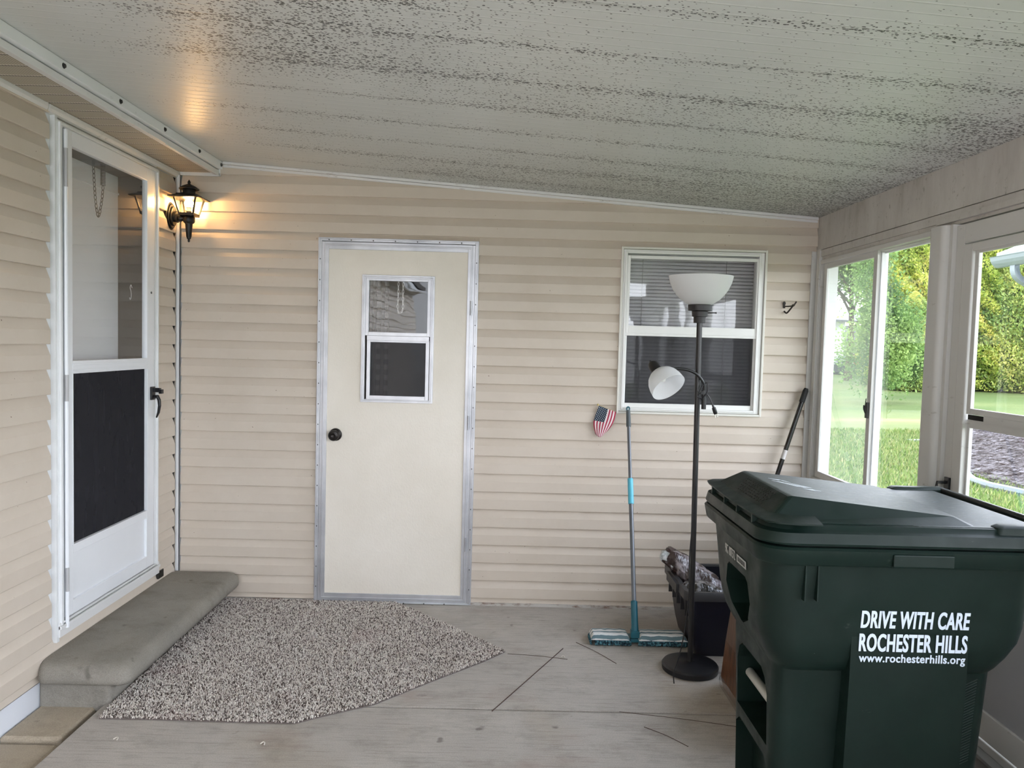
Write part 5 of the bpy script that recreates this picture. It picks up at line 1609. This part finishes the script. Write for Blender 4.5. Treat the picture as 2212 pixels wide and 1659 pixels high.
for i, (x, y, lab) in enumerate(((-1.40, 2.72, 'white lint curl left of the two below the carpet front edge'), (-0.86, 2.71, 'white lint curl under the carpet bottom corner'), (0.302, 3.545, 'pale crumb where two stems cross'))):
    g = B(); g.tube(catmull([(x, y, .003), (x + .006, y + .01, .004), (x + .014, y + .006, .005), (x + .016, y - .006, .003)], 4), 0.0022, 5)
    tag(g.build('lint_curl', ml_), lab, 'lint', 'bits of carpet lint on the floor')

# ================================================================== OUTSIDE
def m_grass():
    m = mat('lawn_grass', lin(120, 150, 80), 0.9, spec=0.1)
    n = NT(m)
    a = n.noise(0.35, 4, 0.6, (0.35, 1, 1)); b = n.noise(16, 5, 0.75); c3 = n.noise(90, 2, 0.7)
    c = n.ramp(a, [(0.35, lin(94, 112, 68)[:3]), (0.55, lin(120, 130, 84)[:3]), (0.68, lin(150, 145, 106)[:3])])  # green with yellowish streaks
    c = n.mix(n.math('MULTIPLY', n.f01(b, 0.35, 0.7), 0.35), c, lin(76, 98, 52))
    c = n.mix(n.math('MULTIPLY', n.f01(c3, 0.5, 0.8), 0.3), c, lin(150, 156, 106))
    n.base(c); n.bump(b, 0.8, 0.05)
    return m
GZ = -0.16
def lawn_z(x, y):
    d = math.hypot(x, y)
    return GZ + max(0.0, d - 9) * 0.028
g = B(); nx, ny = 40, 40
vs = []; 
for i in range(nx + 1):
    for j in range(ny + 1):
        x = 2.0 + (i / nx) ** 1.6 * 60; y = -20 + 80 * j / ny
        vs.append((x, y, lawn_z(x, y) if x > 2.2 else GZ))
g.add(vs, [(i * (ny + 1) + j, (i + 1) * (ny + 1) + j, (i + 1) * (ny + 1) + j + 1, i * (ny + 1) + j + 1) for i in range(nx) for j in range(ny)])
lw = g.build('lawn', m_grass(), smooth=True)
tag(lw, 'green lawn with yellowish stripes outside the right windows', 'lawn', kind='stuff')
onebox('driveway', M_CONC, (-30, 1.86, -30, -2.6, -0.15, -0.05))
o = bpy.data.objects['driveway']; o['kind'] = 'structure'
onebox('ground_behind', m_grass(), (-30, 1.9, 7.1, 60, -0.3, -0.16))['kind'] = 'structure'

def grass_blades():
    rng = np.random.default_rng(11)
    N = 26000
    # wedge of lawn seen through the window and the door
    t = rng.uniform(0.43, 0.70, N); d = 4.5 * (rng.uniform(0, 1, N) ** 0.8 * 2.2 + 1)
    x = t * d; y = d
    keep = (x > 2.3) & ~((x > 6.4) & (x < 12) & (y > 8.4) & (y < 15.6) & (x / y > 0.60))
    x, y = x[keep], y[keep]; N = x.size
    z = np.array([lawn_z(a, b) for a, b in zip(x, y)])
    a = rng.uniform(0, 2 * PI, N); h = rng.uniform(0.03, 0.075, N); w = rng.uniform(0.003, 0.006, N) * (1 + y / 8)
    V = np.zeros((N, 3, 3))
    V[:, 0] = np.stack([x - np.cos(a) * w, y - np.sin(a) * w, z - .005], 1); V[:, 1] = np.stack([x + np.cos(a) * w, y + np.sin(a) * w, z - .005], 1)
    V[:, 2] = np.stack([x + rng.normal(0, .02, N), y + rng.normal(0, .02, N), z + h], 1)
    me = bpy.data.meshes.new('grass_blades')
    me.vertices.add(3 * N); me.vertices.foreach_set('co', V.ravel())
    me.loops.add(3 * N); me.loops.foreach_set('vertex_index', np.arange(3 * N, dtype=np.int32))
    me.polygons.add(N); me.polygons.foreach_set('loop_start', np.arange(0, 3 * N, 3, dtype=np.int32))
    me.update(calc_edges=True)
    at = me.attributes.new('v', 'FLOAT', 'POINT'); at.data.foreach_set('value', np.repeat(rng.uniform(0, 1, N), 3).astype(np.float32))
    m = mat('grass_blade', lin(130, 165, 80), 0.7, spec=0.2); n = NT(m)
    A = n.new('ShaderNodeAttribute'); A.attribute_name = 'v'
    n.base(n.ramp(A.outputs['Fac'], [(0.0, lin(90, 124, 58)[:3]), (0.6, lin(128, 156, 80)[:3]), (1.0, lin(176, 174, 120)[:3])]))
    me.materials.append(m)
    o = bpy.data.objects.new('grass_blades', me); COL.objects.link(o)
    tag(o, 'fine green grass blades standing on the lawn near the windows', 'grass', kind='stuff')
grass_blades()

# mulch bed with edging
bed = [(6.35, 10.25), (6.75, 11.6), (7.6, 13.6), (8.9, 15.5), (13.5, 16.2), (14.0, 9.0), (8.0, 7.4), (6.2, 8.9)]
bed = [(6.30, 10.35), (7.2, 12.6), (8.3, 14.6), (9.4, 15.5), (13.5, 16.5), (14.0, 7.0), (8.5, 5.8), (6.05, 8.7)]
mm = mat('shredded_mulch', lin(150, 140, 140), 0.95); n = NT(mm)
v1 = n.noise(14, 5, 0.8, (1, 3.2, 1))
n.base(n.ramp(v1, [(0.40, lin(34, 28, 28)[:3]), (0.5, lin(62, 53, 53)[:3]), (0.60, lin(96, 92, 96)[:3])])); n.bump(v1, 1.0, 0.05)
g = B(); zb = [lawn_z(x, y) for x, y in bed]
g.prism(bed, 0, 1, lambda u, v, d: (u, v, lawn_z(u, v) - 0.05 if d == 0 else lawn_z(u, v) + 0.03))
tag(g.build('mulch_bed', mm), 'grey shredded bark mulch bed beside the lawn', 'mulch', kind='stuff')
def chips():
    rng = random.Random(4); g = B()
    for k in range(2600):
        y = rng.uniform(8.6, 15.3); x = y * rng.uniform(0.595, 0.70)
        if x > 12 or (y < 10.35 and x < 6.1 + (10.35 - y) * 0.2) or (y >= 10.35 and x < 6.35 + (y - 10.35) * 0.60): continue
        a = rng.uniform(-.5, .5); l = rng.uniform(0.03, 0.09); w = rng.uniform(0.008, 0.018)
        M = Matrix.Translation((x, y, lawn_z(x, y) + 0.035)) @ Matrix.Rotation(a, 4, 'Z') @ Matrix.Rotation(rng.uniform(-.25, .25), 4, 'Y')
        g.box(-l, l, -w, w, -0.004, 0.006, M)
    m = mat('bark_chip', lin(190, 184, 186), 0.9); n = NT(m)
    n.base(n.ramp(n.noise(6, 2), [(0.35, lin(62, 52, 52)[:3]), (0.6, lin(120, 116, 120)[:3])]))
    tag(g.build('bark_chips', m, fixn=False), 'pale bark chips scattered over the mulch bed', 'mulch', kind='stuff')
chips()
g = B()
P = [Vector((x, y, lawn_z(x, y) + 0.03)) for x, y in [(8.5, 5.8), (6.05, 8.7), (6.30, 10.35), (7.2, 12.6), (8.3, 14.6), (9.4, 15.5), (13.5, 16.5)]]
g.tube(catmull(P, 5), 0.055, 8)
tag(g.build('bed_edging', mat('grey_edging', lin(120, 130, 134), 0.7), smooth=True), 'grey rounded edging strip around the mulch bed', 'edging')

# neighbouring house eave with gutter and downspout
def neighbour():
    t = thing('neighbour_house', 'pale house beyond the mulch bed with a white gutter at its eave', 'house', (10.5, 10, GZ))
    m = mat('pale_house_siding', lin(214, 218, 224), 0.6)
    onebox('house_wall', m, (9.35, 14.0, 2.0, 13.0, GZ + .1, 3.3), t)
    g = B(); g.add([(8.62, 2.0, 3.22), (8.62, 13.45, 3.22), (12.0, 13.45, 4.6), (12.0, 2.0, 4.6), (8.62, 2.0, 3.32), (8.62, 13.45, 3.32), (12.0, 13.45, 4.75), (12.0, 2.0, 4.75)], [(0, 1, 2, 3), (4, 7, 6, 5), (0, 4, 5, 1), (1, 5, 6, 2), (2, 6, 7, 3), (3, 7, 4, 0)])
    g.build('roof', mat('grey_shingle', lin(160, 168, 176), 0.8, var=0.15, vs=12), t)
    mw = mat('gutter_white', lin(158, 170, 180), 0.5)
    g = B()
    prof = [(8.66, 3.06), (8.60, 3.07), (8.55, 3.12), (8.52, 3.17), (8.50, 3.23), (8.49, 3.245), (8.52, 3.245), (8.66, 3.245)]
    g.prism(prof, 2.0, 13.45, lambda u, v, d: (u, d, v))
    gt = g.build('gutter', mw, t)
    g = B()
    g.loft([rrect(-.05, .05, -.04, .04, .015, 0)]) if False else None
    def rect_tube(pts, wx, wy):
        rings = []
        for i, p in enumerate(pts):
            p = Vector(p); d = (Vector(pts[min(i + 1, len(pts) - 1)]) - Vector(pts[max(i - 1, 0)])).normalized()
            s = Vector((0, 1, 0)); u = s.cross(d).normalized()
            rings.append([p + s * wy * a + u * wx * b for a, b in ((-1, -1), (1, -1), (1, 1), (-1, 1))])
        g.loft(rings)
    rect_tube(catmull([(8.66, 13.0, 3.1), (8.66, 13.0, 2.98), (8.72, 13.0, 2.86), (8.92, 13.0, 2.74), (9.12, 13.0, 2.66), (9.22, 13.0, 2.5), (9.23, 13.0, 2.3)], 4), 0.045, 0.06)
    rect_tube([(9.23, 13.0, 2.32), (9.23, 13.0, 0.25)], 0.045, 0.06)
    rect_tube(catmull([(9.23, 13.0, 0.30), (9.22, 13.0, 0.16), (9.12, 13.0, 0.04), (8.95, 13.0, -0.0)], 4), 0.045, 0.06)
    rect_tube([(8.97, 13.0, 0.0), (7.0, 13.0, -0.02)], 0.05, 0.07)
    g.build('downspout', mw, t)
    return t
neighbour()
g = B(); g.box(9.0, 9.6, 14.0, 14.3, lawn_z(9.2, 14), lawn_z(9.2, 14) + 0.1)
tag(g.build('paving_slab', mat('dark_slab', lin(84, 78, 92), 0.8)), 'dark rectangular slab lying on the mulch bed', 'slab')

# far grey building with white corner, seen through the hazy pane
def far_shed():
    t = thing('far_house', 'grey sided house with a white corner far beyond the lawn', 'house', (16, 34, 0.5))
    z = lawn_z(15.5, 34)
    k = 34 / 47.4
    m = mat('grey_lap_siding', lin(150, 150, 160), 0.7); n = NT(m)
    tc = n.new('ShaderNodeTexCoord'); sx = n.new('ShaderNodeSeparateXYZ'); n.link(tc.outputs['Object'], sx.inputs[0])
    f = n.math('LESS_THAN', n.math('FRACT', n.math('DIVIDE', sx.outputs['Z'], 0.16)), 0.22)
    n.base(n.mix(f, lin(160, 160, 170), lin(104, 104, 116)))
    onebox('wall', m, (15.1, 19.0, 34.0, 38, z - .1, z + 2.1), t)
    onebox('white_corner', M_WHITE, (13.0, 15.12, 33.9, 38, z - .1, z + 2.35), t)
    w = onebox('window', mat('far_glass', lin(70, 76, 86), 0.2), (14.25, 14.65, 33.86, 33.95, z + 1.35, z + 1.95), t)
    g = B(); g.add([(12.6, 33.6, z + 2.3), (19.4, 33.6, z + 2.1), (19.4, 36, z + 2.7), (12.6, 36, z + 2.9), (12.6, 33.6, z + 2.4), (19.4, 33.6, z + 2.2), (19.4, 36, z + 2.8), (12.6, 36, z + 3.0)], [(0, 1, 2, 3), (4, 7, 6, 5), (0, 4, 5, 1), (1, 5, 6, 2), (2, 6, 7, 3), (3, 7, 4, 0)])
    g.build('roof', mat('far_roof', lin(110, 112, 118), 0.8), t)
far_shed()
def planter():
    x, y = 14.6, 32.6; z = lawn_z(x, y)
    t = thing('flower_planter', 'low dark planter with white and red flowers before the far house', 'planter', (x, y, z))
    g = B(); g.lathe([(0.45, z - .05), (0.60, z + 0.10), (0.66, z + 0.42), (0.60, z + 0.42), (0.0, z + 0.36)], (x, y, 0), 20)
    g.build('pot', mat('dark_pot', lin(70, 70, 80), 0.7), t)
    rng = random.Random(3)
    for nm, c, x0, x1, n_ in (('white_flowers', (238, 240, 240), -0.6, 0.25, 60), ('red_flowers', (224, 62, 72), 0.2, 0.75, 45), ('leaves', (70, 110, 60), -0.6, 0.6, 60)):
        g = B()
        for k in range(n_):
            c0 = Vector((x + rng.uniform(x0, x1), y + rng.uniform(-.5, .3), z + rng.uniform(0.42, 0.85 if nm != 'leaves' else 0.7)))
            r = rng.uniform(.05, .09)
            g.lathe([(0, -r * .6), (r, -r * .2), (r * .8, r * .4), (0, r * .6)], c0, 7, None, False)
        o = g.build(nm, mat(nm, lin(*c), 0.8), t); o['kind'] = 'stuff'
planter()

# trees
def leaf_mat(name, cols, attr=True):
    m = mat(name, lin(*cols[0]), 0.75, spec=0.2); n = NT(m)
    A = n.new('ShaderNodeAttribute'); A.attribute_name = 'v'
    st = [(i / (len(cols) - 1), lin(*c)[:3]) for i, c in enumerate(cols)]
    n.base(n.ramp(A.outputs['Fac'], st))
    nt = m.node_tree; tl = nt.nodes.new('ShaderNodeBsdfTranslucent'); mx = nt.nodes.new('ShaderNodeMixShader'); mx.inputs[0].default_value = 0.4
    nt.links.new(n.b.inputs['Base Color'].links[0].from_socket, tl.inputs[0])
    nt.links.new(n.b.outputs[0], mx.inputs[1]); nt.links.new(tl.outputs[0], mx.inputs[2]); nt.links.new(mx.outputs[0], nt.nodes['Material Output'].inputs[0])
    return m
def foliage(name, N, h, rad, m, seed, kind='cone', leaf=0.085):
    rng = np.random.default_rng(seed)
    if kind == 'cone':
        t = rng.uniform(0, 1, N) ** 0.85
        prof = rad * (1 - t ** 2.2) ** 0.8 * (0.78 + 0.22 * np.minimum(1, t * 6))
        a = rng.uniform(0, 2 * PI, N)
        lump = 1 + 0.16 * np.sin(a * 5 + t * 17 + seed) * np.cos(t * 23 + a * 3) + 0.08 * np.sin(a * 11 + t * 40)
        rr = prof * lump * (1 - np.abs(rng.normal(0, 0.10, N)))
        P = np.stack([rr * np.cos(a), rr * np.sin(a), t * h], 1)
        out = np.stack([np.cos(a), np.sin(a), 0.9 + 0 * a], 1)
    else:
        cl = rng.normal(0, 1, (26, 3)); cl /= np.linalg.norm(cl, axis=1)[:, None]; cl *= (rng.uniform(.35, 1, 26)[:, None])
        idx = rng.integers(0, 26, N)
        P = cl[idx] + rng.normal(0, 0.17, (N, 3))
        P = P * np.array([rad, rad, h * (0.27 if rad > 1 else 0.5)]) + np.array([0, 0, h * (0.74 if rad > 1 else 0.5)])
        out = rng.normal(0, 1, (N, 3))
    out /= np.linalg.norm(out, axis=1)[:, None]
    d = out + rng.normal(0, 0.55, (N, 3)); d /= np.linalg.norm(d, axis=1)[:, None]
    s = np.cross(d, rng.normal(0, 1, (N, 3))); s /= np.linalg.norm(s, axis=1)[:, None]
    L = (rng.uniform(0.7, 1.4, N) * leaf)[:, None]; Wd = L * 0.26
    V = np.stack([P, P + d * L * .5 + s * Wd, P + d * L, P + d * L * .5 - s * Wd], 1)
    me = bpy.data.meshes.new(name)
    me.vertices.add(4 * N); me.vertices.foreach_set('co', V.ravel())
    me.loops.add(4 * N); me.loops.foreach_set('vertex_index', np.arange(4 * N, dtype=np.int32))
    me.polygons.add(N); me.polygons.foreach_set('loop_start', np.arange(0, 4 * N, 4, dtype=np.int32))
    me.update(calc_edges=True)
    # colour follows clumps, not light
    cv = 0.5 + 0.28 * np.sin(P[:, 0] * 3.1 + seed) * np.sin(P[:, 1] * 2.7 + 1) + 0.18 * np.sin(P[:, 2] * 2.3 + P[:, 0] * 1.7 + seed) + rng.normal(0, .14, N)
    at = me.attributes.new('v', 'FLOAT', 'POINT'); at.data.foreach_set('value', np.repeat(np.clip(cv, 0, 1), 4).astype(np.float32))
    me.materials.append(m)
    return me
M_ARB = leaf_mat('arborvitae_leaf', [(84, 112, 62), (150, 178, 90), (208, 218, 116), (248, 236, 150)])
M_ARB2 = leaf_mat('arborvitae_leaf_deep', [(80, 112, 74), (140, 172, 106), (196, 210, 126), (240, 232, 150)])
M_DEC = leaf_mat('tree_leaf', [(70, 100, 62), (118, 150, 84), (172, 196, 120)])
M_BARK = mat('bark', lin(92, 76, 62), 0.9)
mcore = mat('sky_block_core', lin(70, 88, 56), 0.95)  # for the solid core added inside each hedge crown to block the sky
cones = [foliage('foliage', 42000, 5.2, 1.25, M_ARB, 1), foliage('foliage', 42000, 5.0, 1.3, M_ARB2, 2), foliage('foliage', 42000, 5.4, 1.2, M_ARB, 3)]
def core_mesh(h, rad):
    g = B(); g.lathe([(0.0, 0.05), (rad * .66, 0.1), (rad * .74, h * .2), (rad * .66, h * .5), (rad * .42, h * .78), (rad * .15, h * .92), (0, h * .94)], (0, 0, 0), 14, None, False)
    return mesh_of(g)
cm = core_mesh(5.1, 1.2); cm.materials.append(mcore)
gt = B(); gt.tube([(0, 0, -0.3), (0, 0, 2.0)], [0.14, 0.08], 8); tm = mesh_of(gt); tm.materials.append(M_BARK)
def arb(x, y, s, k, rot, label, sz=1.0):
    t = thing('arborvitae_tree', label, 'tree', (x, y, lawn_z(x, y)), 'evergreen hedge beyond the lawn')
    t.scale = (s, s, s * sz); t.rotation_euler = (0, 0, rot)
    for nm, me in (('foliage', cones[k]), ('sky_block_core', cm), ('trunk', tm)):
        o = bpy.data.objects.new(nm, me); COL.objects.link(o); o.parent = t
hed = [  # direction (x/y), distance y, scale, kind, height scale
    (0.522, 26.0, 1.0, 0, 0.98, 'leftmost arborvitae of the hedge, yellow green, in the open pane'),
    (0.556, 25.5, 1.0, 2, 1.10, 'tallest yellow tipped arborvitae in the open pane'),
    (0.537, 24.2, 0.62, 1, 0.9, 'short blue green shrubby arborvitae in front of the hedge'),
    (0.598, 25.2, 1.0, 0, 1.02, 'arborvitae half hidden by the rounded white post'),
    (0.632, 24.8, 1.02, 2, 0.96, 'yellow tipped arborvitae at the left of the door glass'),
    (0.672, 24.4, 1.05, 1, 1.03, 'arborvitae right of centre in the door glass'),
    (0.712, 24.0, 1.05, 0, 1.0, 'arborvitae at the right edge of the photo'),
    (0.755, 23.6, 1.05, 2, 1.0, 'rightmost arborvitae of the hedge, mostly beyond the door frame')]
for i, (tt, y, s, k, sz, lab) in enumerate(hed):
    arb(tt * y, y, s * 1.12, k, i * 1.3, lab, sz)
# leafy tree near the far house, another hanging into the open pane
def deciduous(x, y, h, rad, seed, label, N=24000, leaf=0.11):
    z = lawn_z(x, y)
    t = thing('leafy_tree', label, 'tree', (x, y, z), 'broadleaf trees by the lawn')
    me = foliage('foliage', N, h, rad, M_DEC, seed, 'round', leaf)
    o = bpy.data.objects.new('foliage', me); COL.objects.link(o); o.parent = t
    g = B(); rng = random.Random(seed)
    g.tube([(0, 0, -0.2), (0.05, 0, h * .3), (0, 0.1, h * .6)], [0.16, 0.11, 0.06] if rad > 1 else [0.04, 0.03, 0.02], 8)
    for k in range(7 if rad > 1 else 0):
        a = k * 0.9; g.tube([(0, 0, h * (.28 + .05 * k)), (math.cos(a) * rad * .4, math.sin(a) * rad * .4, h * (.45 + .05 * k)), (math.cos(a) * rad * .8, math.sin(a) * rad * .8, h * (.55 + .05 * k))], [0.06, 0.04, 0.015], 6)
    me2 = mesh_of(g); me2.materials.append(M_BARK)
    o = bpy.data.objects.new('trunk', me2); COL.objects.link(o); o.parent = t
deciduous(12.9, 28.5, 6.6, 2.3, 21, 'dark leafy tree behind the hazy window pane')
deciduous(15.6, 31.5, 6.2, 2.0, 22, 'leafy tree beside the far grey house')
deciduous(9.75, 19.8, 4.3, 0.9, 23, 'light green young tree reaching into the open pane', 13000, 0.09)
